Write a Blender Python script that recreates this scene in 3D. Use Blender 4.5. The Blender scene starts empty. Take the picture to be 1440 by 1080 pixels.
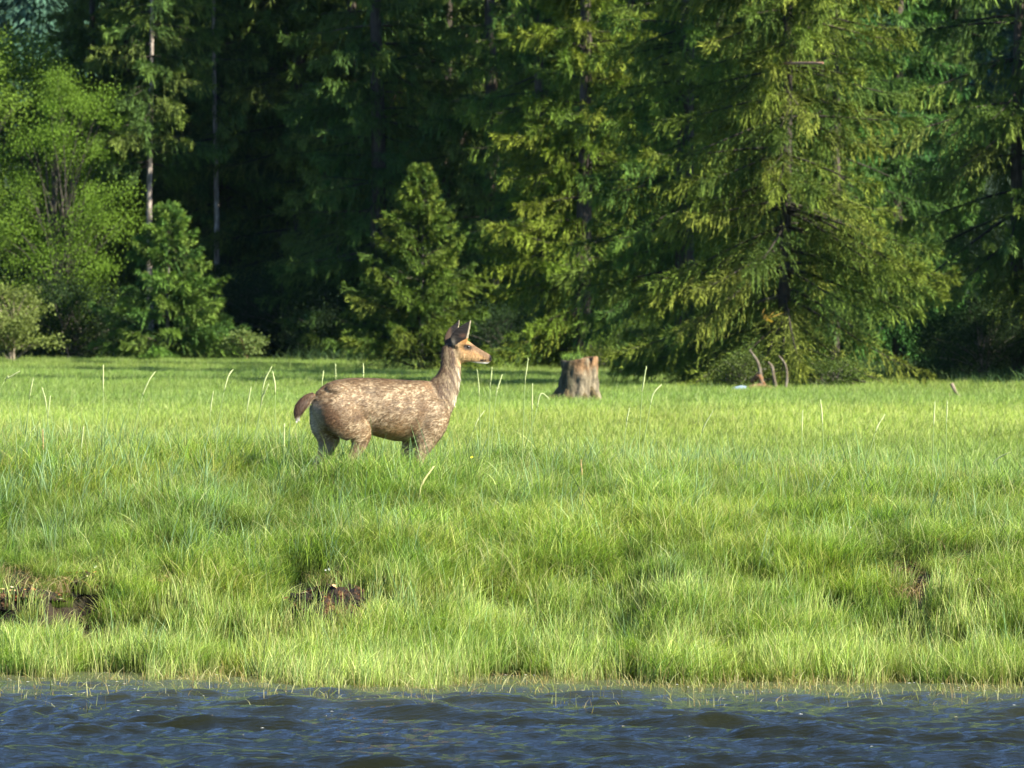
import bpy, math, random
import numpy as np
from mathutils import Vector

SC = bpy.context.scene
COL = SC.collection
rng = np.random.default_rng(7)

# ---------------------------------------------------------------- camera
F = 8230.0                     # focal length in pixels of the 1440 px wide photograph
EYE = 3.0
cam_d = bpy.data.cameras.new('camera')
cam = bpy.data.objects.new('camera', cam_d)
COL.objects.link(cam)
cam.location = (0, 0, EYE)
cam.rotation_euler = (math.radians(90) - math.atan(118 / F), 0, 0)
cam_d.sensor_width = 36
cam_d.lens = 36 * F / 1440
cam_d.clip_start = 1
cam_d.clip_end = 6000
cam_d.dof.use_dof = True
cam_d.dof.focus_distance = 50.5
cam_d.dof.aperture_fstop = 8.0
SC.camera = cam

# ---------------------------------------------------------------- light
SUN_EL, SUN_AZ = 37.0, 54.0    # azimuth: degrees to the right of the direction straight behind the camera
se, sa = math.radians(SUN_EL), math.radians(SUN_AZ)
to_sun = Vector((math.sin(sa) * math.cos(se), -math.cos(sa) * math.cos(se), math.sin(se)))
W = bpy.data.worlds.new('World')
SC.world = W
W.use_nodes = True
wn = W.node_tree
bg = wn.nodes['Background']
sky = wn.nodes.new('ShaderNodeTexSky')
sky.sky_type = 'NISHITA'
sky.sun_disc = False
sky.sun_elevation = se
sky.sun_rotation = math.pi - sa        # measured from +Y towards +X
sky.altitude = 1500
sky.air_density = .75
sky.dust_density = 0.0
sky.ozone_density = 6.0
wn.links.new(sky.outputs[0], bg.inputs[0])
bg.inputs[1].default_value = 0.09
sun_d = bpy.data.lights.new('sun', 'SUN')
sun_d.energy = 5.0
sun_d.angle = math.radians(0.5)
sun_d.color = (1.0, 0.93, 0.80)
sun = bpy.data.objects.new('sun', sun_d)
COL.objects.link(sun)
sun.rotation_euler = to_sun.to_track_quat('Z', 'Y').to_euler()
sun.location = (30, -20, 60)
vs = SC.view_settings
SC.display_settings.display_device = 'sRGB'
vs.view_transform = 'Standard'
vs.look = 'None'
vs.exposure = 1.8
vs.gamma = 1.0
vs.use_curve_mapping = False
SC.cycles.use_denoising = True
SC.cycles.max_bounces = 6
SC.cycles.diffuse_bounces = 3
SC.cycles.glossy_bounces = 2
SC.cycles.transmission_bounces = 3
SC.cycles.use_adaptive_sampling = False

# ---------------------------------------------------------------- helpers
def h2(ix, iy, s):
    n = (ix.astype(np.int64) * 374761393 + iy.astype(np.int64) * 668265263 + s * 974634777) & 0x7fffffff
    n = ((n ^ (n >> 13)) * 1274126177) & 0x7fffffff
    n = n ^ (n >> 16)
    return (n & 0xffff) / 65535.0

def vn(x, y, s=0):
    """value noise in 0..1"""
    x = np.asarray(x, float); y = np.asarray(y, float)
    ix = np.floor(x); iy = np.floor(y)
    fx = x - ix; fy = y - iy
    fx = fx * fx * (3 - 2 * fx); fy = fy * fy * (3 - 2 * fy)
    a = h2(ix, iy, s); b = h2(ix + 1, iy, s); c = h2(ix, iy + 1, s); d = h2(ix + 1, iy + 1, s)
    return (a * (1 - fx) + b * fx) * (1 - fy) + (c * (1 - fx) + d * fx) * fy

def fbm(x, y, s=0, o=3):
    r = 0; a = .5; t = 0
    for k in range(o):
        r = r + a * vn(x * 2 ** k, y * 2 ** k, s + k * 17); t += a; a *= .5
    return r / t

def sm(x, a, b):
    t = np.clip((x - a) / (b - a), 0, 1)
    return t * t * (3 - 2 * t)

def tag(o, label=None, cat=None, group=None, kind=None):
    if label: o['label'] = label
    if cat: o['category'] = cat
    if group: o['group'] = group
    if kind: o['kind'] = kind
    return o

def mesh_from(name, v, quads=None, tris=None, col=None, mat=None, smooth=False):
    v = np.asarray(v, np.float32)
    nq = 0 if quads is None else len(quads)
    nt = 0 if tris is None else len(tris)
    me = bpy.data.meshes.new(name)
    me.vertices.add(len(v)); me.vertices.foreach_set('co', v.ravel())
    idx = []
    if nq: idx.append(np.asarray(quads, np.int32).ravel())
    if nt: idx.append(np.asarray(tris, np.int32).ravel())
    idx = np.concatenate(idx)
    me.loops.add(len(idx)); me.loops.foreach_set('vertex_index', idx)
    st = np.concatenate([np.arange(nq) * 4, nq * 4 + np.arange(nt) * 3]).astype(np.int32)
    me.polygons.add(nq + nt); me.polygons.foreach_set('loop_start', st)
    me.polygons.foreach_set('use_smooth', np.full(nq + nt, smooth))
    if col is not None:
        c = np.ones((len(v), 4), np.float32); c[:, :3] = col
        at = me.color_attributes.new('col', 'FLOAT_COLOR', 'POINT')
        at.data.foreach_set('color', c.ravel())
    me.update(calc_edges=True)
    if mat: me.materials.append(mat)
    return me

def link(name, me, parent=None, loc=None):
    o = bpy.data.objects.new(name, me)
    COL.objects.link(o)
    if parent: o.parent = parent
    if loc is not None: o.location = loc
    return o

def empty(name, loc, rz=0):
    o = bpy.data.objects.new(name, None)
    COL.objects.link(o); o.location = loc; o.rotation_euler = (0, 0, rz)
    o.empty_display_size = .3
    return o

def copy_thing(src, loc, rz, scale=None, color=None, label=None):
    c = src.copy(); COL.objects.link(c)
    c.location = loc; c.rotation_euler = (0, 0, rz)
    if scale is not None: c.scale = (scale[0], scale[0], scale[1])
    if label: c['label'] = label
    for ch in src.children:
        d = ch.copy(); COL.objects.link(d); d.parent = c
        if color and d.get('leafy'): d.color = (*color, 1)
    return c

class Geo:
    """collects quads with colours"""
    def __init__(s): s.v = []; s.q = []; s.c = []; s.n = 0
    def add(s, v, q, c):
        v = np.asarray(v, float); s.v.append(v); s.q.append(np.asarray(q) + s.n)
        s.c.append(np.broadcast_to(np.asarray(c, float), v.shape)); s.n += len(v)
    def mesh(s, name, mat, smooth=False):
        return mesh_from(name, np.concatenate(s.v), quads=np.concatenate(s.q), col=np.concatenate(s.c), mat=mat, smooth=smooth)

def cr(P, n):
    """Catmull-Rom resample of rows P"""
    P = np.asarray(P, float)
    Q = np.vstack([2 * P[0] - P[1], P, 2 * P[-1] - P[-2]])
    m = len(P) - 1
    t = np.linspace(0, m, n); i = np.minimum(t.astype(int), m - 1); f = (t - i)[:, None]
    a, b, c, d = Q[i], Q[i + 1], Q[i + 2], Q[i + 3]
    return .5 * (2 * b + (c - a) * f + (2 * a - 5 * b + 4 * c - d) * f ** 2 + (3 * b - a - 3 * c + d) * f ** 3)

class Tri(Geo):
    def mesh(s, name, mat, smooth=False):
        return mesh_from(name, np.concatenate(s.v), tris=np.concatenate(s.q), col=np.concatenate(s.c), mat=mat, smooth=smooth)

def tube(path, r, n=8, r2=None, up=(0, 1, 0), cap=True, jitter=0, rg=None):
    """closed tube: path Nx3, r radius perpendicular to path and up, r2 radius along up"""
    path = np.asarray(path, float); r = np.asarray(r, float) * np.ones(len(path))
    r2 = r if r2 is None else np.asarray(r2, float) * np.ones(len(path))
    T = np.gradient(path, axis=0); T /= np.linalg.norm(T, axis=1)[:, None] + 1e-9
    U = np.broadcast_to(np.asarray(up, float), T.shape)
    A = np.cross(U, T); l = np.linalg.norm(A, axis=1)[:, None]
    A = np.where(l > .05, A / (l + 1e-9), np.array([1., 0, 0]))
    B = np.cross(T, A)
    th = np.arange(n) * 2 * math.pi / n
    R = np.ones((len(path), n))
    if jitter: R = 1 + jitter * ((rg or rng).random((len(path), n)) - .5)
    v = path[:, None, :] + (A[:, None, :] * (r[:, None] * np.cos(th)[None] * R)[..., None]) + (B[:, None, :] * (r2[:, None] * np.sin(th)[None] * R)[..., None])
    m = len(path); v = v.reshape(-1, 3)
    i = np.arange(m - 1)[:, None] * n; j = np.arange(n)[None]; k = (j + 1) % n
    q = np.stack([i + j, i + k, i + n + k, i + n + j], -1).reshape(-1, 4)
    if cap:
        v = np.vstack([v, path[0], path[-1]])
        a, b = m * n, m * n + 1
        j = np.arange(0, n, 2)
        q0 = np.stack([np.full(len(j), a), (j + 2) % n, (j + 1) % n, j], -1)
        e = (m - 1) * n
        q1 = np.stack([np.full(len(j), b), e + j, e + (j + 1) % n, e + (j + 2) % n], -1)
        q = np.vstack([q, q0, q1])
    return v, q

# ---------------------------------------------------------------- materials
def new_mat(name):
    m = bpy.data.materials.new(name); m.use_nodes = True
    nt = m.node_tree
    return m, nt, nt.nodes['Principled BSDF'], nt.nodes['Material Output']

def N(nt, typ, **kw):
    n = nt.nodes.new(typ)
    for k, v in kw.items(): setattr(n, k, v)
    return n

def leaf_mat(name, trans=.3, rough=.55, spec=.35, inst=False, tt=(1.25, 1.35, .55)):
    m, nt, p, out = new_mat(name)
    a = N(nt, 'ShaderNodeAttribute', attribute_name='col')
    mul = N(nt, 'ShaderNodeMix', data_type='RGBA', blend_type='MULTIPLY'); mul.inputs[0].default_value = 1
    nt.links.new(a.outputs['Color'], mul.inputs[6])
    if inst:
        b = N(nt, 'ShaderNodeAttribute', attribute_name='tint', attribute_type='INSTANCER')
        nt.links.new(b.outputs['Color'], mul.inputs[7])
    else:
        b = N(nt, 'ShaderNodeObjectInfo')
        nt.links.new(b.outputs['Color'], mul.inputs[7])
    nt.links.new(mul.outputs[2], p.inputs['Base Color'])
    p.inputs['Roughness'].default_value = rough
    p.inputs['Specular IOR Level'].default_value = spec
    tr = N(nt, 'ShaderNodeBsdfTranslucent')
    mc = N(nt, 'ShaderNodeMix', data_type='RGBA', blend_type='MULTIPLY'); mc.inputs[0].default_value = 1
    mc.inputs[7].default_value = (*tt, 1)
    nt.links.new(mul.outputs[2], mc.inputs[6]); nt.links.new(mc.outputs[2], tr.inputs[0])
    mx = N(nt, 'ShaderNodeMixShader'); mx.inputs[0].default_value = trans
    nt.links.new(p.outputs[0], mx.inputs[1]); nt.links.new(tr.outputs[0], mx.inputs[2])
    nt.links.new(mx.outputs[0], out.inputs[0])
    return m

def noise_mat(name, stops, scale=8, rough=.85, bump=.3, detail=6, stretch=(1, 1, 1), attr=False, coord='Object', spec=.3, bscale=None):
    m, nt, p, out = new_mat(name)
    tc = N(nt, 'ShaderNodeTexCoord'); mp = N(nt, 'ShaderNodeMapping'); mp.inputs['Scale'].default_value = stretch
    nt.links.new(tc.outputs[coord], mp.inputs[0])
    no = N(nt, 'ShaderNodeTexNoise'); no.inputs['Scale'].default_value = scale; no.inputs['Detail'].default_value = detail
    nt.links.new(mp.outputs[0], no.inputs['Vector'])
    rp = N(nt, 'ShaderNodeValToRGB')
    e = rp.color_ramp.elements
    while len(e) < len(stops): e.new(.5)
    for i, (t, c) in enumerate(stops): e[i].position = t; e[i].color = (*c, 1)
    nt.links.new(no.outputs[0], rp.inputs[0])
    last = rp.outputs[0]
    if attr:
        a = N(nt, 'ShaderNodeAttribute', attribute_name='col')
        mul = N(nt, 'ShaderNodeMix', data_type='RGBA', blend_type='MULTIPLY'); mul.inputs[0].default_value = 1
        nt.links.new(last, mul.inputs[6]); nt.links.new(a.outputs['Color'], mul.inputs[7]); last = mul.outputs[2]
    nt.links.new(last, p.inputs['Base Color'])
    p.inputs['Roughness'].default_value = rough; p.inputs['Specular IOR Level'].default_value = spec
    if bump:
        n2 = N(nt, 'ShaderNodeTexNoise'); n2.inputs['Scale'].default_value = bscale or scale * 3; n2.inputs['Detail'].default_value = 5
        nt.links.new(mp.outputs[0], n2.inputs['Vector'])
        b = N(nt, 'ShaderNodeBump'); b.inputs['Strength'].default_value = bump; b.inputs['Distance'].default_value = .05
        nt.links.new(n2.outputs[0], b.inputs['Height']); nt.links.new(b.outputs[0], p.inputs['Normal'])
    return m

M_grass = leaf_mat('grass_blades', trans=.40, rough=.6, spec=.14, inst=True, tt=(1.15, 1.25, .55))
M_needle = leaf_mat('spruce_needles', trans=.13, rough=.7, spec=.08)
M_leaf = leaf_mat('broad_leaves', trans=.4, rough=.65, spec=.08)
M_stalk = leaf_mat('stalks', trans=.25, rough=.6, spec=.3)
M_far = leaf_mat('far_trees', trans=.1, rough=.8, spec=.1, inst=True)
M_bark = noise_mat('bark', [(.3, (.045, .038, .030)), (.55, (.12, .105, .085)), (.75, (.21, .195, .165))], scale=5, stretch=(3, 3, .6), bump=.6, attr=True)
M_dead = noise_mat('weathered_wood', [(.3, (.16, .11, .07)), (.55, (.33, .26, .19)), (.75, (.48, .41, .32))], scale=7, stretch=(4, 4, .5), bump=.7, attr=True, spec=.1)
M_stump = noise_mat('stump_wood', [(.3, (.045, .038, .024)), (.5, (.125, .102, .062)), (.7, (.21, .175, .11))], scale=5, stretch=(2.4, 2.4, .9), bump=.8, attr=True)
M_soil = noise_mat('soil', [(.35, (.006, .005, .004)), (.52, (.022, .014, .008)), (.64, (.09, .04, .015)), (.78, (.20, .12, .06))], scale=14, bump=.9)
M_ground = noise_mat('ground', [(.3, (.02, .03, .008)), (.55, (.045, .06, .015)), (.75, (.07, .08, .025))], scale=6.0, bump=.6, attr=True)
M_hill = noise_mat('hill_floor', [(.3, (.015, .03, .015)), (.7, (.03, .05, .025))], scale=.05, bump=0)

# ---------------------------------------------------------------- terrain
def edge(x):
    xc = np.clip(x, -14, 14)
    return 46.45 - .19 * xc + .9 * (fbm(x * .9 + 40, 0 * x, 3) - .5) + 1.0 * (vn(x * 2.3, 0 * x, 9) - .5) * vn(x * .7, 0 * x, 14) + .3 * (vn(x * 7, 0 * x, 15) - .5)

SX = np.array([-200, -12, -5, -2.5, 0, .6, .95, 1.5, 2.3, 3.5, 5.2, 6.9, 8.4, 12.5, 19.5, 400])
SZ = np.array([-3.5, -1.4, -.8, -.22, 0, .10, .24, .55, .78, 1.08, 1.30, 1.40, 1.32, .95, .62, .62])
HOLES = [(-1.5, 48.25, 0.46, 0.30, 0.42), (-4.0, 48.55, 0.36000000000000004, 0.14, 0.3), (-3.5, 48.45, 0.234, 0.14, 0.3), (3.25, 48.15, 0.25200000000000006, 0.18, 0.3), (3.75, 47.85, 0.18000000000000002, 0.15, 0.34), (-2.78, 48.65, 0.12600000000000003, 0.12, 0.26), (-0.55, 49.35, 0.234, 0.22, 0.2), (0.55, 50.05, 0.18000000000000002, 0.2, 0.12), (2.3, 48.55, 0.27, 0.2, 0.14)]

def ground(x, y):
    x = np.asarray(x, float); y = np.asarray(y, float)
    s = y - edge(x)
    w = sm(s, .3, 1.5) * (1 - sm(s, 4, 7))
    s = s + w * .9 * (fbm(x * .8, y * .8, 21) - .5)
    z = np.interp(s, SX, SZ)
    z = z - .032 * np.clip(x, -7, 7) * sm(s, 2, 6) * (1 - sm(s, 12, 20))
    b = sm(s, .1, 1) * (1 - sm(s, 14, 22))
    z = z + b * (.15 * (fbm(x * 1.0, y * 1.2, 5) - .5) + .17 * (fbm(x * 2.7, y * 2.7, 6) - .5))
    z = z + .16 * (fbm(x * .06, y * .06, 8) - .5) * sm(s, 18, 40)
    # hole hollows in the bank
    for (hx, hy, rx, ry, dz) in HOLES:
        d = ((x - hx) / rx) ** 2 + ((y - hy) / ry) ** 2
        z = z - dz * .55 * np.exp(-d)
    hill = sm(y, 330, 900) * 190 + sm(y, 240, 340) * 6
    hill = hill * (1 + .25 * (fbm(x * .006, y * .006, 11) - .5))
    return z + hill

def gz(x, y): return float(ground(np.array([x]), np.array([y]))[0])

def coords(segs):
    out = [segs[0][0]]
    for a, b, st in segs:
        n = max(1, int(round((b - a) / st)))
        out += list(np.linspace(a, b, n + 1)[1:])
    return np.array(out)

def sheet(name, xs, ys, fn, mat):
    X, Y = np.meshgrid(xs, ys)
    Z = fn(X, Y)
    v = np.stack([X, Y, Z], -1).reshape(-1, 3)
    nx, ny = len(xs), len(ys)
    i = (np.arange(ny - 1)[:, None] * nx + np.arange(nx - 1)[None]).ravel()
    q = np.stack([i, i + 1, i + nx + 1, i + nx], -1)
    me = mesh_from(name, v, quads=q, mat=mat, smooth=True)
    return link(name, me)

xs = coords([(-900, -60, 40), (-60, -9, 1.5), (-9, 9, .11), (9, 60, 1.5), (60, 900, 40)])
ys = coords([(30, 43.5, 1), (43.5, 56, .11), (56, 70, .5), (70, 240, 3), (240, 1300, 25)])
g = sheet('ground', xs, ys, ground, M_ground); tag(g, kind='structure')
GROUND = g
SOILC = noise_mat('bank_soil', [(.3, (.02, .012, .008)), (.6, (.08, .045, .02)), (.8, (.16, .1, .05))], scale=9, bump=.8)

# ---------------------------------------------------------------- water
wr = np.random.default_rng(3)
comps = []
for k in range(46):
    L = 0.13 * (1.5 / .13) ** (k / 45) * wr.uniform(.9, 1.1)
    a = math.radians(-97 + wr.normal(0, 17))
    kk = 2 * math.pi / L
    amp = .0074 * L ** .8 * wr.uniform(.5, 1.4)
    comps.append((kk * math.cos(a), kk * math.sin(a), amp, wr.uniform(0, 6.28)))
def water_z(X, Y):
    d = edge(X) - Y
    near = .22 + .78 * sm(d, .3, 3.2)
    fade = (1 - sm(np.abs(X), 8, 10)) * (1 - sm(-Y, -35, -32)) 
    wx = X + .5 * (fbm(X * .5, Y * .5, 31) - .5); wy = Y + .6 * (fbm(X * .45 + 9, Y * .45, 33) - .5)
    z = 0
    for kx, ky, A, ph in comps:
        z = z + A * np.sin(kx * wx + ky * wy + ph)
    gust = .55 + .9 * fbm(X * .7, Y * .7, 44)
    z = z * gust
    z = z + 3 * z * np.clip(z, 0, .04)
    return z * near * (.15 + .85 * fade)
xs = coords([(-400, -14, 20), (-14, -6, .15), (-6, 6, .038), (6, 14, .15), (14, 400, 20)])
ys = coords([(-200, 20, 20), (20, 35, .4), (35, 47.6, .042), (47.4, 60, 2)])
m, nt, p, out = new_mat('river_water')
p.inputs['Base Color'].default_value = (.016, .015, .004, 1)
p.inputs['Roughness'].default_value = .06
p.inputs['IOR'].default_value = 1.333
tc = N(nt, 'ShaderNodeTexCoord'); mp = N(nt, 'ShaderNodeMapping'); mp.inputs['Scale'].default_value = (.7, 1.9, 1)
no = N(nt, 'ShaderNodeTexNoise'); no.inputs['Scale'].default_value = 19; no.inputs['Detail'].default_value = 5
bp = N(nt, 'ShaderNodeBump'); bp.inputs['Strength'].default_value = .7; bp.inputs['Distance'].default_value = .018
nt.links.new(tc.outputs['Object'], mp.inputs[0]); nt.links.new(mp.outputs[0], no.inputs['Vector'])
nt.links.new(no.outputs[0], bp.inputs['Height']); nt.links.new(bp.outputs[0], p.inputs['Normal'])
wat = sheet('water', xs, ys, water_z, m)
wc = np.zeros(len(wat.data.vertices) * 3, np.float32); wat.data.vertices.foreach_get('co', wc); wc = wc.reshape(-1, 3)
sh = np.exp(-np.clip(edge(wc[:, 0]) - wc[:, 1], 0, 99) / 1.5)[:, None] * (.6 + .6 * fbm(wc[:, 0] * 3, wc[:, 1] * 6, 41))[:, None]
c4 = np.ones((len(wc), 4), np.float32); c4[:, :3] = np.array([.008, .009, .003]) + np.clip(sh, 0, 1) * np.array([.075, .085, .045])
wat.data.color_attributes.new('col', 'FLOAT_COLOR', 'POINT').data.foreach_set('color', c4.ravel())
wa = N(nt, 'ShaderNodeAttribute', attribute_name='col'); nt.links.new(wa.outputs['Color'], p.inputs['Base Color']); tag(wat, kind='structure')

# ---------------------------------------------------------------- grass
def blades(n, R, h, w, lean, cols, K=4, r=None, sway=(.25, 0), root=None, fold=True, disc=True):
    """n curved blades on a disc of radius R; returns verts, quads, colours"""
    r = r or rng
    a = r.random(n) * 2 * math.pi; q = R * np.sqrt(r.random(n))
    bx, by = q * np.cos(a), q * np.sin(a)
    H = r.uniform(h[0], h[1], n) * (.6 + .4 * r.random(n)); Wd = r.uniform(w[0], w[1], n)
    la = r.random(n) * 2 * math.pi
    lm = r.uniform(lean[0], lean[1], n)
    dx = np.cos(la) * lm + sway[0]; dy = np.sin(la) * lm + sway[1]
    pw = r.uniform(1.4, 2.6, n)
    fa = r.random(n) * math.pi
    t = np.linspace(0, 1, K + 1)[None]
    ln = np.sqrt(dx ** 2 + dy ** 2)
    cx = bx[:, None] + (dx * H)[:, None] * t ** pw[:, None]
    cy = by[:, None] + (dy * H)[:, None] * t ** pw[:, None]
    cz = H[:, None] * (t - .38 * np.minimum(ln, 1.1)[:, None] * t ** 2.6) - .03 * (t == 0)
    ww = Wd[:, None] * np.clip(1.02 - t ** 1.7, .06, 1) * .5
    ox, oy = np.cos(fa)[:, None] * ww, np.sin(fa)[:, None] * ww
    v = np.stack([np.stack([cx - ox, cy - oy, cz], -1), np.stack([cx + ox, cy + oy, cz], -1)], 2)   # n,K+1,2,3
    nv = (K + 1) * 2
    base = (np.arange(n) * nv)[:, None] + (np.arange(K) * 2)[None]
    qd = np.stack([base, base + 1, base + 3, base + 2], -1).reshape(-1, 4)
    cols = np.asarray(cols, float)
    ci = r.integers(0, len(cols), n)
    c = cols[ci] * r.uniform(.5, 1.5, (n, 1))
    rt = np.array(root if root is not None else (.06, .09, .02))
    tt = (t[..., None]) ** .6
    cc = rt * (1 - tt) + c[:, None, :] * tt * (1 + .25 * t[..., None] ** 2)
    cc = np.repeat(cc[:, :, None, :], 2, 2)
    return v.reshape(-1, 3), qd, cc.reshape(-1, 3)

src_col = {}
def tuft_set(name, count, fn, mat=None):
    c = bpy.data.collections.new(name)
    for i in range(count):
        G = Geo()
        for part in fn(i): G.add(*part)
        o = bpy.data.objects.new(name + '_tuft', G.mesh(name + '_tuft', mat or M_grass))
        c.objects.link(o)
    src_col[name] = c
    return c

def scatter(name, coll, pts, rot, scl, idx, tint, label=None, cat=None):
    me = bpy.data.meshes.new(name); me.vertices.add(len(pts))
    me.vertices.foreach_set('co', np.asarray(pts, np.float32).ravel())
    def at(nm, ty, data, key):
        a = me.attributes.new(nm, ty, 'POINT'); a.data.foreach_set(key, np.asarray(data).ravel())
    at('rot', 'FLOAT_VECTOR', rot.astype(np.float32), 'vector')
    at('scl', 'FLOAT', scl.astype(np.float32), 'value')
    at('idx', 'INT', idx.astype(np.int32), 'value')
    t4 = np.ones((len(pts), 4), np.float32); t4[:, :3] = tint
    at('tint', 'FLOAT_COLOR', t4, 'color')
    o = link(name, me)
    ng = bpy.data.node_groups.new(name + '_nodes', 'GeometryNodeTree')
    ng.interface.new_socket('Geometry', in_out='INPUT', socket_type='NodeSocketGeometry')
    ng.interface.new_socket('Geometry', in_out='OUTPUT', socket_type='NodeSocketGeometry')
    gi = ng.nodes.new('NodeGroupInput'); go = ng.nodes.new('NodeGroupOutput')
    ip = ng.nodes.new('GeometryNodeInstanceOnPoints')
    ci = ng.nodes.new('GeometryNodeCollectionInfo'); ci.inputs[0].default_value = coll
    ci.inputs['Separate Children'].default_value = True; ci.inputs['Reset Children'].default_value = True
    def na(nm, ty):
        n = ng.nodes.new('GeometryNodeInputNamedAttribute'); n.data_type = ty; n.inputs[0].default_value = nm
        return n.outputs['Attribute']
    L = ng.links.new
    L(gi.outputs[0], ip.inputs['Points']); L(ci.outputs[0], ip.inputs['Instance'])
    ip.inputs['Pick Instance'].default_value = True
    L(na('idx', 'INT'), ip.inputs['Instance Index'])
    L(na('rot', 'FLOAT_VECTOR'), ip.inputs['Rotation'])
    L(na('scl', 'FLOAT'), ip.inputs['Scale'])
    L(ip.outputs[0], go.inputs[0])
    md = o.modifiers.new('scatter', 'NODES'); md.node_group = ng
    tag(o, label, cat, kind='stuff')
    return o

G1, G2, G3, G4, G5 = (.142, .25, .030), (.225, .35, .048), (.42, .50, .17), (.042, .10, .016), (.15, .25, .085)
TAN, BLU, YEL = (.50, .43, .22), (.17, .28, .13), (.33, .43, .11)
fine_cols = [G1, G2, G2, G3, G1, G4, G5, G3, YEL, G2, G1, (.33, .31, .14)]

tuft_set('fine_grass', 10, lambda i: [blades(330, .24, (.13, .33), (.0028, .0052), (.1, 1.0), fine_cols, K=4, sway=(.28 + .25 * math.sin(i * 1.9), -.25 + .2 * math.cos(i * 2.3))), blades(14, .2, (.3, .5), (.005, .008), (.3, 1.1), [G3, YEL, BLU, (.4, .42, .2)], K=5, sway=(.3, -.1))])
tuft_set('lush_grass', 5, lambda i: [blades(170, .17, (.25, .48), (.005, .009), (.2, .85), [G1, G4, G2, G1, G5], K=5, sway=(.2, -.15))])
tuft_set('reed_grass', 5, lambda i: [blades(12, .10, (.4, .72), (.010, .017), (.12, .5), [BLU, (.17, .26, .13), (.20, .28, .14)], K=6, sway=(.15, 0))])
tuft_set('shore_grass', 6, lambda i: [blades(60, .14, (.25, .5), (.005, .010), (.08, .45), [G3, YEL, G2, (.30, .34, .13), (.38, .38, .17), G5], K=5, sway=(.10, 0), root=(.16, .17, .06))])
tuft_set('thatch', 4, lambda i: [blades(60, .22, (.12, .3), (.004, .009), (.9, 1.8), [TAN, (.30, .18, .09), (.5, .42, .25), (.36, .30, .12)], K=3, sway=(.1, -.1), root=(.2, .13, .07))])
tuft_set('meadow_grass', 8, lambda i: [blades(420, .75, (.22, .46), (.011, .020), (.15, .6), [G1, G2, G2, G3, G5, YEL], K=2, sway=(.15, 0), root=(.10, .14, .03))])
tuft_set('water_reeds', 6, lambda i: [blades(6, .12, (.06, .26), (.004, .008), (.1, 1.3), [(.26, .32, .08), (.36, .28, .11), (.20, .28, .06), (.42, .42, .2)], K=3, sway=(.05, 0), root=(.15, .10, .04))])

def holemask(x, y):
    m = np.zeros_like(x)
    for (hx, hy, rx, ry, dz) in HOLES:
        if dz < .25: continue
        m = np.maximum(m, np.exp(-((((x - hx) / (rx * .95)) ** 2 + ((y - hy + .28) / (ry + .36)) ** 2) ** 1.5)))
    return m

gc = np.zeros(len(GROUND.data.vertices) * 3, np.float32); GROUND.data.vertices.foreach_get('co', gc); gc = gc.reshape(-1, 3).astype(float)
hm = np.clip(holemask(gc[:, 0], gc[:, 1]) * 2.2, 0, 1)[:, None]
mud = sm(-(gc[:, 1] - edge(gc[:, 0])), -.25, .1)[:, None]
hm = np.maximum(hm, mud)
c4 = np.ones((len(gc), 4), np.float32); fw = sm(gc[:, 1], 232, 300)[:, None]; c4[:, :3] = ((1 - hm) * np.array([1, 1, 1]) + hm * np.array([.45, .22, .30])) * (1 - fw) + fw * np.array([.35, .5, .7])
GROUND.data.color_attributes.new('col', 'FLOAT_COLOR', 'POINT').data.foreach_set('color', c4.ravel())

def put(name, n, x0, x1, y0, y1, keep, scale, tintfn, k, label=None, cat=None, rzs=.7, zoff=0.0):
    x = rng.uniform(x0, x1, n); y = rng.uniform(y0, y1, n)
    m = keep(x, y) > rng.random(n)
    x, y = x[m], y[m]; n = len(x)
    z = ground(x, y) + zoff
    sc = rng.uniform(scale[0], scale[1], n)
    rot = np.stack([rng.normal(0, .08, n), rng.normal(0, .08, n), rng.normal(0, rzs, n)], -1)
    return x, y, z, sc, rot

def bank_tint(x, y):
    jit = rng.uniform(.78, 1.2, (len(x), 1)) * np.stack([rng.uniform(.9, 1.1, len(x)), np.ones(len(x)), rng.uniform(.8, 1.2, len(x))], -1)
    s = y - edge(x)
    a = fbm(x * .55, y * .8, 51)[:, None]; b = fbm(x * 1.7 + 3, y * 2.2, 57)[:, None]
    base = np.array([[1., 1., 1.]]) * (.76 + .50 * b)
    warm = np.array([[1.18, 1.10, .9]]); cool = np.array([[.98, .99, .92]])
    m = sm(a, .35, .65)
    t = base * (cool * (1 - m) + warm * m)
    up = sm(s, 1.6, 4.5)[:, None] * .06
    return t * (1.0 - up) * jit

def add_field(name, coll, n, x0, x1, y0, y1, keep, scale, tint, label, cat='grass', rzs=.7, zoff=0.0):
    x, y, z, sc, rot = put(name, n, x0, x1, y0, y1, keep, scale, None, 0, rzs=rzs, zoff=zoff)
    k = len(src_col[coll].objects)
    return scatter(name, src_col[coll], np.stack([x, y, z], -1), rot, sc, rng.integers(0, k, len(x)), tint(x, y), label, cat)

onbank = lambda x, y: ((y - edge(x)) > .02) * (1 - holemask(x, y))
# height of the sward varies in clumps
def patchy(s, lo, hi): return lambda x, y: sm(fbm(x * 1.3 + s, y * 1.3, 60 + s), lo, hi)

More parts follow.
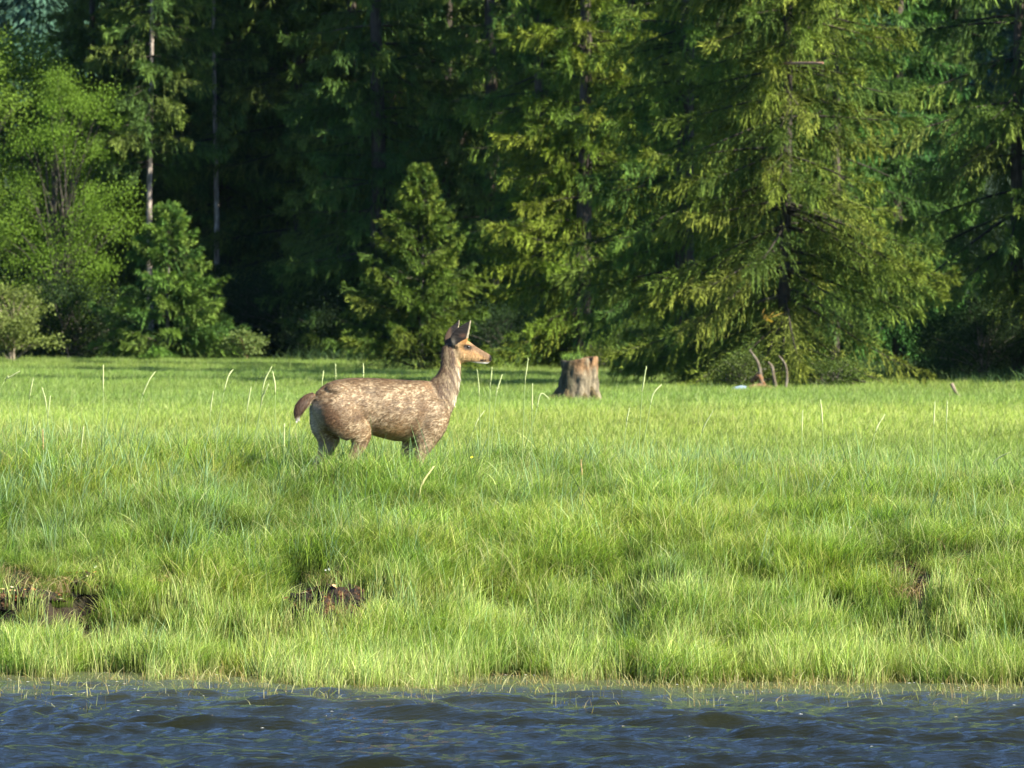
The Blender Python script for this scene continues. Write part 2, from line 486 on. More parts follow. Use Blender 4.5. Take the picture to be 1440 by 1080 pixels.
x, y, z, sc, rot = put('', 13500, -9, 9, 45, 56, lambda x, y: onbank(x, y) * (.45 + .55 * sm(fbm(x * 3.1, y * 3.6, 77, 2), .36, .5)), (.7, 1.15), None, 0)
sc = sc * (.48 + .95 * fbm(x * 2.1, y * 2.6, 71, 2)) * (1 + .75 * np.exp(-((x + .85) / .45) ** 2 - ((y - 51.4) / .5) ** 2) + .2 * np.exp(-((x + 1.6) / .5) ** 2 - ((y - 51.5) / .6) ** 2)) * (1 - .35 * holemask(x, y))
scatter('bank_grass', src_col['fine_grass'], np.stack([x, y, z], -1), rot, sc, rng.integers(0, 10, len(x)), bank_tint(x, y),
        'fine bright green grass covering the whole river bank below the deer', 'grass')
add_field('lush_grass', 'lush_grass', 2600, -9, 9, 46, 55, lambda x, y: onbank(x, y) * patchy(3, .5, .72)(x, y) * ((y - edge(x)) > .6), (.6, 1.05),
          lambda x, y: bank_tint(x, y) * .95, 'darker lush grass tussocks growing in clumps on the bank')
add_field('reed_grass', 'reed_grass', 4200, -9, 9, 47, 55.5, lambda x, y: onbank(x, y) * (.10 + .55 * sm(-x, .3, 3.2) * sm(y - edge(x), 1.8, 2.8) * (1 - sm(y - edge(x), 4.6, 6.5)) + .35 * sm(y - edge(x), 5.8, 7) * sm(fbm(x * .8, y * 0, 81), .45, .6)), (.5, .85),
          lambda x, y: np.ones((len(x), 3)) * rng.uniform(.85, 1.15, (len(x), 1)), 'broad blue-green grass blades standing above the finer bank grass')
add_field('shore_grass', 'shore_grass', 3800, -9, 9, 44.2, 48.2, lambda x, y: ((y - edge(x)) > -.10 - 1.0 * sm(fbm(x * 1.6, 0 * x, 61), .5, .75)) * (1 - sm(y - edge(x), 1.0, 2.2)) * (.4 + .6 * (1 - holemask(x, y))) * patchy(5, .15, .5)(x, y), (.55, 1.0),
          lambda x, y: np.array([[1.08, 1.06, 1.0]]) * rng.uniform(.85, 1.15, (len(x), 1)), 'tall pale yellow-green grass along the water edge')
add_field('dry_thatch', 'thatch', 2200, -9, 9, 45, 55, lambda x, y: onbank(x, y) * .25 * patchy(9, .45, .7)(x, y) + .9 * (holemask(x, y) > .25), (.6, 1.0),
          lambda x, y: np.ones((len(x), 3)), 'dry tan dead grass lying matted among the green bank grass')
add_field('water_reeds', 'water_reeds', 15000, -9, 9, 42.5, 46.8, lambda x, y: ((y - edge(x)) < .05) * np.exp(-np.clip(edge(x) - y, 0, 9) / 1.1) * (.25 + .75 * sm(fbm(x * 1.4, y * 1.4, 99), .3, .6)), (.5, 1.1),
          lambda x, y: np.ones((len(x), 3)), 'sparse reed stubble poking out of the shallow water at the edge', cat='reeds', rzs=3, zoff=.0)
o = bpy.data.objects['water_reeds']
co = np.zeros(len(o.data.vertices) * 3, np.float32); o.data.vertices.foreach_get('co', co); co = co.reshape(-1, 3)
co[:, 2] = np.maximum(co[:, 2], water_z(co[:, 0], co[:, 1]) - .03); o.data.vertices.foreach_set('co', co.ravel())

# tree line distance as a function of x
def tline(x):
    u = np.clip(x, -60, 60)
    return np.where(u < 4, 205 - 1.1 * u - .3 * np.clip(u + 10, 0, 14), np.maximum(196 - 5.3 * (u - 4), 152))

def meadow_tint(x, y):
    a = fbm(x * .07, y * .045, 91)[:, None]; b = fbm(x * .35, y * .1, 93)[:, None]
    band = np.exp(-((y - 112) / 22) ** 2)[:, None]
    t = (.85 + .35 * b) * (np.array([[.88, 1.0, .9]]) * (1 - a) + np.array([[1.22, 1.12, .9]]) * a)
    return .70 * t * np.array([[1.06, 1.02, 1.3]]) * (1 + np.array([[.34, .22, .22]]) * band)
def keepm(x, y):
    st = 1 - .75 * np.exp(-((x - 1.5) / .9) ** 2 - ((y - 130.0) / 2.6) ** 2)
    return st * (np.abs(x) < y * .13 + 4) * (y < tline(x) + 6) * np.clip(90. / y, .45, 1)
add_field('meadow_grass', 'meadow_grass', 40000, -36, 36, 55, 222, keepm, (.5, .85), meadow_tint,
          'soft green meadow grass stretching from the levee back to the forest edge')

# ---------------------------------------------------------------- conifers
def conifer(H, R, z0, seed, nwh=.5, per=6, dens=1.0, droop=.5, sprig=.2, zvis=14.0, power=.75, pitch=(-18, 25), hang=.35,
            bark_c=(1, 1, 1), limb_c=(.45, .42, .35), tr=None, gap=.15, tones=None, tip=.55):
    r = np.random.default_rng(seed)
    G = Tri(); B = Geo()
    tr = tr or (.0105 * H + .02)
    n = 14; tz = np.linspace(-.3, H, n)
    path = np.stack([.06 * np.sin(tz * .35 + seed), .06 * np.cos(tz * .27 + seed), tz], -1)
    v, q = tube(path, tr * (1 - .93 * np.clip(tz / H, 0, 1)) + .02 * (tz < .3) * tr * 10, 8, up=(0, 1, 0), jitter=.08, rg=r)
    B.add(v, q, bark_c)
    z = z0
    tones = tones or [(.075, .125, .030), (.095, .140, .032), (.062, .110, .032), (.115, .155, .040)]
    while z < H * .985:
        t = z / H
        prof = (1 - t) ** power
        low = z < zvis
        step = nwh * (.75 + .5 * r.random()) * (1 if low else 1.7) * max(.35, min(1, .4 + prof))
        m = per if low else max(4, per - 1)
        for b in range(m):
            if r.random() < gap: continue
            L = R * prof * r.uniform(.74, 1.1) + .12
            if r.random() < .10: L *= .6
            az = r.random() * 2 * math.pi
            zz = z + r.uniform(-.22, .22) * step
            if zz < .15: continue
            e = math.radians(pitch[0] + (pitch[1] - pitch[0]) * t ** .8 + r.normal(0, 7))
            k = 7; s = np.linspace(0, 1, k)
            dz = L * (math.tan(e) * s - droop * .35 * s ** 2 + droop * .22 * s ** 4)
            d = np.array([math.cos(az), math.sin(az)])
            bend = r.normal(0, .12)
            P = np.stack([d[0] * L * s - d[1] * bend * L * s ** 2, d[1] * L * s + d[0] * bend * L * s ** 2, zz + dz], -1)
            if low:
                v, q = tube(P, np.linspace(.014 + .008 * L, .004, k), 4, up=(0, 0, 1), cap=False)
                B.add(v, q, np.array(limb_c) * (.6 if r.random() > .08 else 1.6))
            # branchlets along the bough
            nb = max(6, int(L * 15 * dens * (1 if low else .45)))
            tb = np.clip(r.random(nb) ** .85 * .95 + .06, .06, 1)
            ip = tb * (k - 1); i0 = np.minimum(ip.astype(int), k - 2); f = (ip - i0)[:, None]
            O = P[i0] * (1 - f) + P[i0 + 1] * f + r.normal(0, .025, (nb, 3))
            side = np.where(r.random(nb) < .5, 1., -1.)
            out = np.array([d[0], d[1], math.tan(e) * .5]); lat = np.array([-d[1], d[0], 0])
            mixo = r.uniform(.35, 1.0, nb)[:, None]
            D = out * mixo + lat * (side * r.uniform(.25, 1.0, nb))[:, None] * (1.15 - tb[:, None] * .8) + r.normal(0, .10, (nb, 3))
            hangm = (r.random(nb) < hang)
            D[:, 2] -= np.where(hangm, r.uniform(.5, 1.5, nb), r.uniform(-.3, .2, nb))
            D /= np.linalg.norm(D, axis=1)[:, None]
            l = (.16 + .36 * L * (1.05 - tb) ** .8 * r.uniform(.4, 1.1, nb)) * np.where(hangm, .8, 1)
            l = np.minimum(l, 1.3)
            ns = max(6, int(round(20 * dens * (1 if low else .6))))
            sp = sprig * (.74 if low else 1.9)
            # sprigs
            u = (np.arange(ns)[None] + r.random((nb, ns))) / ns
            pos = O[:, None, :] + D[:, None, :] * (l[:, None] * u)[..., None]
            pos[..., 2] -= .45 * l[:, None] * u ** 2
            sd = D[:, None, :] * 1.0 + r.normal(0, .42, (nb, ns, 3)); sd[..., 2] += np.where(hangm, -.35, -.05)[:, None]
            sd /= np.linalg.norm(sd, axis=2)[..., None]
            ax = np.cross(sd, np.array([0, 0, 1.]) + r.normal(0, .45, (nb, ns, 3))); ax /= np.linalg.norm(ax, axis=2)[..., None] + 1e-6
            ll = (sp * r.uniform(.6, 1.3, (nb, ns)))[..., None]; ww = ll * r.uniform(.07, .12, (nb, ns))[..., None]
            a0 = pos; a2 = pos + sd * ll; mid = pos + sd * ll * .45
            V = np.stack([a0 + ax * ww, a0 - ax * ww, a2], 2).reshape(-1, 3)
            Q = np.arange(len(V)).reshape(-1, 3)
            tone = np.array(tones[r.integers(0, len(tones))]) * r.uniform(.8, 1.2)
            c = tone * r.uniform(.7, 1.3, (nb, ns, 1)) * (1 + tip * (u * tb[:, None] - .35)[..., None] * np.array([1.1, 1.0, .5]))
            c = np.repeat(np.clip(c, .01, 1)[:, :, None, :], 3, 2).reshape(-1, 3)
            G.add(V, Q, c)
        z += step
    return G, B

def make_conifer(name, label, loc, color=(1, 1, 1), rz=0, group=None, cat='tree', extra=None, **kw):
    t = empty(name, loc, rz)
    G, B = conifer(**kw)
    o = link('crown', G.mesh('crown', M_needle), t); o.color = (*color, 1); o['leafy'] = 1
    o = link('trunk', B.mesh('trunk', M_bark, True), t)
    tag(t, label, cat, group)
    return t

def at(px, D, dz=0):
    x = (px - 720) * D / F
    return (x, D, gz(x, D) - .05 + dz)

# the big spruce on the right
hero = make_conifer('spruce_tree', 'largest spruce at right, broad drooping boughs sweeping down to the meadow', at(1105, 153), color=(1.22, 1.08, .72),
                    H=26, R=4.75, z0=.3, seed=11, nwh=.62, per=11, dens=1.25, droop=.8, sprig=.20, zvis=12.5, hang=.45, gap=.14, pitch=(-20, 20), power=.92, bark_c=(.38, .35, .3), tr=.17)
# broken pale limb and hanging orange spray on it
def limb(name, pts, r0, r1, parent, mat=M_dead, c=(1, 1, 1), n=6):
    P = cr(pts, 9)
    v, q = tube(P, np.linspace(r0, r1, 9), n, up=(.1, .2, 1), jitter=.2)
    G = Geo(); G.add(v, q, c)
    return link(name, G.mesh(name, mat, True), parent)
def rel(px, py, D, o):
    return ((px - 720) * D / F - o.location.x, D - o.location.y, EYE - (py - 422) * D / F - o.location.z)
b = limb('broken_limb', [rel(1095, 90, 152, hero), rel(1125, 89, 149, hero), rel(1157, 89, 147.8, hero)], .04, .03, hero, c=(1.15, .9, .82))
b['label'] = 'pale broken dead limb near the top'
gs = Geo(); rr = np.random.default_rng(5)
for k in range(12):
    p = np.array(rel(1075 + rr.normal(0, 5), 446 + rr.normal(0, 2.5), 148.6, hero)); d = rr.normal(0, .1, 3) + np.array([.12, 0, .07]); e = rr.normal(0, .03, 3)
    gs.add([p, p + d * .5 + e, p + d, p + d * .5 - e], [[0, 1, 2, 3]], (.34, .22, .05))
o = link('orange_spray', gs.mesh('orange_spray', M_leaf), hero); o['label'] = 'small orange dead spray of needles'

mid = make_conifer('spruce_tree', 'bright yellow-green spruce behind the stump, feathery to the ground', at(822, 192), color=(1.42, 1.3, .72),
                   H=27, R=3.3, z0=.3, seed=23, nwh=.58, per=10, dens=1.2, droop=.5, sprig=.23, zvis=13, hang=.3, gap=.14, power=.7, pitch=(-14, 30), bark_c=(.5, .45, .4))
young1 = make_conifer('young_spruce', 'young pointed spruce directly behind the deer', at(592, 188), color=(1.12, 1.08, .74),
                      H=6.7, R=3.3, z0=.2, seed=31, nwh=.46, per=11, dens=1.35, droop=.1, sprig=.2, zvis=20, hang=.12, gap=.10, power=1.12, pitch=(-2, 40))
young2 = make_conifer('young_spruce', 'young blue-green spruce at left with rounded tufted boughs', at(236, 216), color=(1.25, 1.4, 1.1),
                      H=6.0, R=2.9, z0=.2, seed=37, nwh=.48, per=10, dens=1.4, droop=.1, sprig=.22, zvis=20, hang=.1, gap=.14, power=1.0, pitch=(0, 38))
fA = make_conifer('spruce_tree', 'tall dense spruce between the yellow-green spruce and the largest one', at(965, 174), color=(1.0, 1.08, .8),
                  H=28, R=3.9, z0=.4, seed=41, nwh=.62, per=9, dens=1.0, droop=.7, sprig=.25, zvis=13, hang=.45, gap=.18, power=.65, bark_c=(.5, .45, .4))
fB = make_conifer('spruce_tree', 'dark spruce rising just right of the young spruce behind the deer', at(690, 219), color=(1.0, 1.05, .95),
                  H=30, R=4.0, z0=.9, seed=43, nwh=.55, per=7, dens=1.1, droop=.6, sprig=.26, zvis=14, hang=.35, gap=.2, power=.6, bark_c=(.5, .45, .4))
fC = make_conifer('spruce_tree', 'thin spruce at left with a long pale bare trunk above the young spruce', at(212, 223), color=(1.1, 1.1, .95),
                  H=26, R=3.2, z0=7.6, seed=47, nwh=.4, per=6, dens=1.1, droop=.6, sprig=.26, zvis=15, hang=.4, gap=.4, power=.4, bark_c=(2.4, 2.3, 2.3), tr=.14, pitch=(-25, 20))
fD = make_conifer('spruce_tree', 'old spruce at the right edge with separate sagging boughs', at(1432, 166), color=(1.15, 1.12, .95),
                  H=28, R=4.4, z0=2.6, seed=53, nwh=.62, per=5, dens=1.15, droop=.8, sprig=.24, zvis=12, hang=.6, gap=.3, power=.5, pitch=(-24, 20), bark_c=(.5, .45, .4), tr=.2)

placed = []
def tree(src, px, D, sc, color, label, group=None, rz=None):
    l = at(px, D)
    rz = rng.uniform(0, 6.28) if rz is None else rz
    t = copy_thing(src, l, rz, sc, color, label)
    for nm in ('group',):
        if group: t[nm] = group
        elif nm in t.keys(): del t[nm]
    for ch in list(t.children):
        if ch.name.startswith(('broken', 'orange')): bpy.data.objects.remove(ch)
    placed.append((l[0], D))
    return t
for s in (hero, mid, fA, fB, fC, fD): placed.append((s.location.x, s.location.y))
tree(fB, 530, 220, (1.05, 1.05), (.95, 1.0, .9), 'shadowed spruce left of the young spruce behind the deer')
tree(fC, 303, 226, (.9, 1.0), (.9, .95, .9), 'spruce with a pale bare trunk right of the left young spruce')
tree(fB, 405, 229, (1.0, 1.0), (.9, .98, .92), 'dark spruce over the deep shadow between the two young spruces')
tree(young2, 476, 222, (.75, 1.6), (.9, 1.25, 1.15), 'slim blue-green young spruce in shadow left of the deer')
tree(young1, 552, 224, (.8, 1.95), (1.35, 1.25, .8), 'narrow olive spruce top rising behind the young spruce')
tree(fA, 885, 212, (.85, 1.0), (1.0, 1.08, .78), 'spruce half hidden behind the right side of the yellow-green spruce')
tree(fA, 757, 214, (.85, 1.05), (1.0, 1.08, .78), 'tall spruce over the left shoulder of the yellow-green spruce')
tree(fD, 1060, 209, (1.0, 1.0), (1.0, 1.08, .78), 'spruce top showing above the left side of the largest spruce')
tree(fB, 1262, 206, (.85, .9), (.85, 1.25, 1.15), 'bluish spruce behind the upper right side of the largest spruce')
tree(fB, 1345, 208, (.9, 1.0), (.9, .98, .9), 'dark spruce in the gap between the largest spruce and the right edge')
tree(fA, 130, 236, (.9, .8), (1.1, 1.15, 1.0), 'spruce rising behind the leafy alders at upper left')
tree(fD, 630, 224, (1.0, 1.1), (1.05, 1.1, .9), 'spruce with open boughs above the deer')
tree(fD, 1175, 203, (1.0, 1.0), (1.0, 1.08, .78), 'spruce crowding the right shoulder of the largest spruce')
rear = 0
cands = []
for row, (off, gap_) in enumerate([(14, 3.4), (20, 3.8), (28, 4.4), (38, 5.0), (50, 6)]):
    xx = -46 + rng.uniform(0, 3)
    while xx < 42:
        cands.append((xx + rng.normal(0, .7), off + rng.normal(0, 1.5))); xx += gap_ * rng.uniform(.8, 1.25)
for (x, off) in cands:
    D = float(tline(np.array([x]))) + off
    if x < 15: D = max(D, 214 + off * .9)
    elif D < 204: continue
    px = 720 + x * F / D
    if px < -260 or px > 1700: continue
    if px < 175 and D > 200: s = (.55, .42 * rng.uniform(.85, 1.05))
    else: s = (rng.uniform(.9, 1.2), rng.uniform(.85, 1.1))
    src = (fA, fB, fB, fD, mid)[rng.integers(0, 5)]
    k = rng.uniform(.65, .9)  # darker foliage tint paints forest shade into the rear ranks
    tree(src, px, D, s, (k, k * rng.uniform(.98, 1.08), k * rng.uniform(.8, 1.0)), 'spruce with shade-darkened tint standing in the ranks behind the front trees of the forest', 'spruces massed behind the front row')
    rear += 1
# trees beyond the frame edges on both sides, along the same forest front
for px, D in ((-120, 226), (-200, 228), (1560, 166), (1650, 157), (1720, 163)):
    tree(fA, px, D, (1, .9), (1.1, 1.1, .9), 'spruce of the forest front beyond the picture edge', 'spruces beyond the picture edge')

# ---------------------------------------------------------------- broadleaf trees and shrubs
def broadleaf(H, R, seed, nclump=60, nleaf=130, leaf=.11, trunk_r=.12, base=.25, tone=(.13, .21, .035), bark=(1, 1, 1), stems=1, rc=.22, lean=0):
    r = np.random.default_rng(seed); G = Geo(); B = Geo()
    forks = []
    for s in range(stems):
        a = r.uniform(0, 6.28); sp = (.12 if stems == 1 else .35) * R
        top = np.array([math.cos(a) * sp + lean * H, math.sin(a) * sp, H * .8])
        P = cr([(0, 0, -.2), (top[0] * .3 + r.normal(0, .05), top[1] * .3, H * .25), (top[0] * .6, top[1] * .6 + r.normal(0, .1), H * .5), top], 9)
        v, q = tube(P, np.linspace(trunk_r, trunk_r * .25, 9), 7, up=(0, 1, 0), jitter=.15, rg=r); B.add(v, q, bark)
        forks.append(P)
    for k in range(nclump):
        th = r.uniform(0, 6.28); zz = base + (1 - base) * r.random() ** .8
        rr = R * math.sqrt(max(.05, 1 - ((zz - .5) / .56) ** 2)) * r.uniform(.12, 1.05)
        c = np.array([math.cos(th) * rr + lean * H * zz, math.sin(th) * rr, zz * H])
        P = forks[r.integers(0, stems)]
        o = P[min(8, max(1, int(zz * 8 * .7)))]
        mid_ = (o + c) / 2 + np.array([0, 0, .05 * H])
        v, q = tube(cr([o, mid_, c], 6), np.linspace(trunk_r * .3, .01, 6), 4, up=(0, .1, 1), cap=False); B.add(v, q, bark)
        cr_ = R * rc * r.uniform(.7, 1.5)
        n = int(nleaf * r.uniform(.6, 1.3))
        p = c + r.normal(0, 1, (n, 3)) * np.array([1, 1, .6]) * cr_ * .55
        d = r.normal(0, 1, (n, 3)); d[:, 2] -= .4; d /= np.linalg.norm(d, axis=1)[:, None]
        e = np.cross(d, r.normal(0, 1, (n, 3))); e /= np.linalg.norm(e, axis=1)[:, None]
        l = leaf * r.uniform(.6, 1.3, (n, 1))
        V = np.stack([p, p + d * l * .5 + e * l * .35, p + d * l, p + d * l * .5 - e * l * .35], 1).reshape(-1, 3)
        cc = np.array(tone) * r.uniform(.75, 1.2) * r.uniform(.75, 1.3, (n, 1))
        G.add(V, np.arange(len(V)).reshape(-1, 4), np.repeat(cc, 4, 0))
    return G, B

def make_broad(name, label, loc, rz=0, cat='tree', group=None, color=(1, 1, 1), **kw):
    t = empty(name, loc, rz); G, B = broadleaf(**kw)
    o = link('crown' if cat == 'tree' else 'foliage', G.mesh('crown', M_leaf), t); o['leafy'] = 1; o.color = (*color, 1)
    link('trunk' if cat == 'tree' else 'stem', B.mesh('trunk', M_bark, True), t)
    return tag(t, label, cat, group)

alder = make_broad('alder_tree', 'leafy bright green alder filling the upper left edge', at(35, 229), H=12.6, R=3.6, seed=3, nclump=120, nleaf=360, leaf=.10, stems=2, tone=(.125, .20, .028), base=.06, bark=(.55, .55, .5))
t = tree(alder, 88, 221, (.72, .86), (.9, .95, .85), 'leafy alder right of the one at the upper left edge', rz=2)
t = tree(alder, -60, 224, (1, 1), (1, 1, 1), 'alder beyond the left picture edge', rz=4)
t = tree(alder, 150, 231, (.5, .62), (.95, 1.0, .9), 'small alder in front of the spruces at upper left', rz=1)
shrub = make_broad('willow_tree', 'small willow with a leaning pale trunk at the left edge of the meadow', at(18, 213), H=2.9, R=1.75, seed=9, nclump=70, nleaf=190, leaf=.11, trunk_r=.075, tone=(.13, .165, .045), bark=(2.0, 1.9, 1.6), lean=-.12, base=.25, stems=2)
sap = make_broad('shrub', 'low round pale green shrub right of the left young spruce', at(345, 213), cat='shrub', H=1.15, R=.75, seed=12, nclump=30, nleaf=60, leaf=.10, trunk_r=.04, tone=(.11, .15, .045), bark=(2.0, 1.4, .9), rc=.4, base=.45, stems=2)
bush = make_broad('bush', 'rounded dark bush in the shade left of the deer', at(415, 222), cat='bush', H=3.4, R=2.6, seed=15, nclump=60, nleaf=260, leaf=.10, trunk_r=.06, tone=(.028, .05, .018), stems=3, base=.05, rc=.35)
bl = [(365, 224, 1.0, 'shaded dark green bush behind the pale round shrub'), (470, 219, .8, 'dark bush just left of the young spruce behind the deer'), (100, 220, .9, 'shaded bush between the leaning willow and the left young spruce'),
      (905, 188, .55, 'low sunlit bush right of the yellow-green spruce'), (1385, 163, .6, 'dark bush under the boughs at the right edge'), (1335, 168, .6, 'dark bush in the shadow right of the largest spruce'),
      (168, 224, .9, 'bush behind the left side of the left young spruce'), (700, 208, .6, 'dark bush under the spruce behind the head of the deer'), (0, 222, 1, 'shaded bush behind the leaning willow'), (1440, 172, .8, 'bush half cut by the right picture edge')]
for px, D, s, lb in bl:
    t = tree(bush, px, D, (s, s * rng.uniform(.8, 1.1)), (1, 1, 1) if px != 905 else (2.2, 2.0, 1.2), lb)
sapl = tree(sap, 905, 181, (.9, 1.0), (.9, 1.1, .8), 'small light shrub at the foot of the trees right of the stump')
fern = make_broad('shrub', 'low sprawling yellow-green shrub under the left boughs of the largest spruce', at(1045, 149.5), cat='shrub', H=.95, R=.9, seed=18, nclump=34, nleaf=110, leaf=.06, trunk_r=.03, tone=(.07, .095, .025), rc=.35, base=.15, stems=3)
tree(fern, 1165, 150, (1.1, .9), (.9, 1, .9), 'low green shrub under the middle of the largest spruce')
tree(fern, 850, 187, (1.0, .9), (1.1, 1.1, .9), 'low bright shrub behind the stump')

# forest undergrowth that closes the foot of the trees
tuft_set('undergrowth', 4, lambda i: [blades(220, .9, (.2, .8), (.018, .045), (.3, 1.1), [(.05, .10, .03), (.07, .12, .03), (.04, .08, .03)], K=3, sway=(0, 0), root=(.03, .04, .02))])
add_field('undergrowth', 'undergrowth', 2600, -36, 34, 148, 262, lambda x, y: ((y > tline(x) + 1) & (y < tline(x) + 34)) * 1.0, (.6, 1.3), lambda x, y: np.ones((len(x), 3)) * rng.uniform(.7, 1.2, (len(x), 1)),
          'dark leafy undergrowth on the forest floor beneath the spruces', cat='undergrowth')

# far wooded hillside, air haze painted in as bluish tree colour
def far_tuft(i):
    r = np.random.default_rng(100 + i); n = 3000
    z = r.random(n) ** 1.3 * 17; rad = 3.0 * (1 - z / 17.5) * r.uniform(.3, 1, n); a = r.uniform(0, 6.28, n)
    p = np.stack([rad * np.cos(a), rad * np.sin(a), z + 1], -1)
    d = np.stack([np.cos(a), np.sin(a), -.5 + 0 * a], -1); e = np.stack([-np.sin(a), np.cos(a), 0 * a], -1) * .5
    d = d + r.normal(0, .5, d.shape); V = np.stack([p - d * .05, p + d * .12 + e * .2, p + d * .38, p + d * .12 - e * .2], 1).reshape(-1, 3)
    c = np.array([.05, .095, .055]) * r.uniform(.6, 1.4, (n, 1))
    return [(V, np.arange(len(V)).reshape(-1, 4), np.repeat(c, 4, 0))]
tuft_set('far_forest', 3, far_tuft, M_far)
add_field('far_forest', 'far_forest', 6500, -150, 110, 390, 980, lambda x, y: (np.abs(x) < y * .13 + 15) * 1.0, (.8, 1.5), lambda x, y: np.array([[.95, 1.05, 1.15]]) * rng.uniform(.7, 1.2, (len(x), 1)),
          'distant wooded hillside, tinted blue-green for haze, showing at the upper left corner', cat='forest', rzs=3)

# ---------------------------------------------------------------- stump
def make_stump():
    D = 132.0
    x0 = (811 - 720) * D / F
    t = empty('tree_stump', (x0, D, gz(x0, D) - .05))
    n, m = 64, 26
    th = np.arange(n) / n * 2 * math.pi
    rows = []
    for j in range(m):
        u = j / (m - 1)
        flare = .19 * math.exp(-u * 4.0)
        rad = .40 * (1 - .04 * u) + flare * (1 + .55 * np.cos(th * 5 + 1)) + .012 * np.sin(th * 9 + 3 * u) + .010 * np.sin(th * 17 + 1.3)
        rad = rad + .06 * (fbm(th * 2.4, np.full(n, u * 4), 5) - .5) * 2
        topz = 1.10 + .04 * np.cos(th - .2) + .035 * (vn(th * 5.2, 0 * th, 7) - .5)
        ang = (th - (-.62) + math.pi) % (2 * math.pi) - math.pi      # notch facing right front
        notch = np.exp(-(ang / .17) ** 2)
        topz = topz - .34 * notch
        spike = np.exp(-((((th + .25 + math.pi) % (2 * math.pi)) - math.pi) / .13) ** 2)
        topz = topz + .02 * spike
        rad = rad * (1 - .12 * notch * (u > .3))
        z = u * topz
        rows.append(np.stack([np.cos(th) * rad, np.sin(th) * rad, z], -1))
    for j, (k, dz) in enumerate([(.86, 0), (.78, -.05), (.70, -.16), (.5, -.26), (.2, -.30)]):
        r0 = rows[m - 1]; c = r0.copy(); c[:, :2] *= k
        c[:, 2] = r0[:, 2] * (1 if j == 0 else max(0, 1 - j * .25)) + (.62 if j else 0) * min(1, j * .25) + (dz * .2 if j else 0)
        rows.append(c)
    V = np.concatenate(rows); mm = len(rows)
    i = np.arange(mm - 1)[:, None] * n; a = np.arange(n)[None]; b = (a + 1) % n
    q = np.stack([i + a, i + b, i + n + b, i + n + a], -1).reshape(-1, 4)
    col = np.ones((len(V), 3))
    zz = V[:, 2]; ang = np.arctan2(V[:, 1], V[:, 0])
    rust = .8 * sm(zz, .6, .95) * sm(fbm(ang * 3, zz * 5, 8), .4, .55)
    col = col * (1 - rust[:, None]) + np.array([1.05, .66, .42]) * rust[:, None]
    dark_green = sm(-np.cos(ang + .15), -.1, .35) * sm(fbm(ang * 3, zz * 4, 12), .25, .45)  # patchy dark green tone over the left side
    col = col * (1 - .75 * dark_green[:, None]) + np.array([.16, .22, .13]) * .75 * dark_green[:, None]
    tanb = sm(-zz, -.4, -.05) * sm(-np.sin(ang), 0, .6) * (np.abs(np.cos(ang) + .45) < .22)
    col = col * (1 - tanb[:, None]) + np.array([1.3, .95, .35]) * tanb[:, None]
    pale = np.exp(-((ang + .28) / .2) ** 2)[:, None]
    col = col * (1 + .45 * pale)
    V[:, 0] += V[:, 2] * .05
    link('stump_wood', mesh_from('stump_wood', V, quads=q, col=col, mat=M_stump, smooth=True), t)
    # buttress roots
    for (a, L, w) in ((math.radians(188), .62, .15), (math.radians(235), .30, .10), (math.radians(290), .30, .11), (math.radians(335), .28, .10)):
        P = cr([(math.cos(a) * .3, math.sin(a) * .3, .42), (math.cos(a) * .46, math.sin(a) * .46, .22), (math.cos(a) * (.4 + L * .6), math.sin(a) * (.4 + L * .6), .08), (math.cos(a) * (.42 + L), math.sin(a) * (.42 + L), -.05)], 9)
        v, q = tube(P, np.linspace(w, w * .5, 9), 8, up=(0, 0, 1), jitter=.25)
        G = Geo(); G.add(v, q, (.6, .55, .35)); link('root', G.mesh('root', M_stump, True), t)
    # grass growing on the top
    G = Geo(); v, q, c = blades(260, .24, (.14, .30), (.010, .018), (.2, .8), [G1, G2, G4], K=3, sway=(0, 0)); v[:, 2] += 1.06; v[:, 0] -= .10
    G.add(v, q, c); o = link('grass_tuft', G.mesh('grass_tuft', M_stalk), t); tag(o, 'tuft of green grass growing on top of the stump')
    tag(t, 'weathered brown tree stump with a notched top standing in the meadow', 'stump')
make_stump()

# ---------------------------------------------------------------- driftwood under the big spruce
D = 148.0
t = empty('dead_branch_pile', at(1085, D))
def wp(px, py, dd=0): return rel(px, py, D + dd, t)
limb('branch', [wp(1073, 553), wp(1070, 530), wp(1066, 510), wp(1054, 492)], .07, .025, t, c=(.42, .45, .44))
limb('branch', [wp(1092, 552, .2), wp(1088, 530, .2), wp(1086, 516, .2), wp(1080, 509, .2)], .06, .03, t, c=(.42, .44, .43))
limb('branch', [wp(1103, 553, -.1), wp(1107, 530, -.1), wp(1104, 512, -.1), wp(1095, 500, -.1)], .045, .02, t, c=(.5, .54, .53))
limb('root', [wp(1050, 548, -.2), wp(1066, 543, -.1), wp(1082, 546), wp(1098, 549)], .09, .05, t, c=(.5, .38, .3))
limb('root', [wp(1058, 536, .2), wp(1068, 528), wp(1072, 538), wp(1084, 548)], .08, .04, t, c=(.6, .42, .3))
limb('root', [wp(1052, 550, -.3), wp(1060, 549, -.3), wp(1066, 550, -.3)], .07, .05, t, c=(.8, .6, .45))
tag(t, 'pile of bare curved dead branches in front of the largest spruce', 'dead branches')
bm_ = noise_mat('blue_grey', [(.3, (.10, .15, .22)), (.7, (.28, .34, .40))], scale=6, bump=.3)
t = empty('driftwood_piece', at(1040, 146.5))
P = cr([rel(1026, 550, 146.5, t), rel(1036, 548, 146.4, t), rel(1046, 547, 146.5, t), rel(1050, 551, 146.5, t)], 9)
v, q = tube(P, [.03, .06, .08, .085, .09, .09, .09, .08, .05], 8, up=(0, 0, 1), jitter=.15); G = Geo(); G.add(v, q, (1, 1, 1))
link('driftwood', G.mesh('driftwood', bm_, True), t)
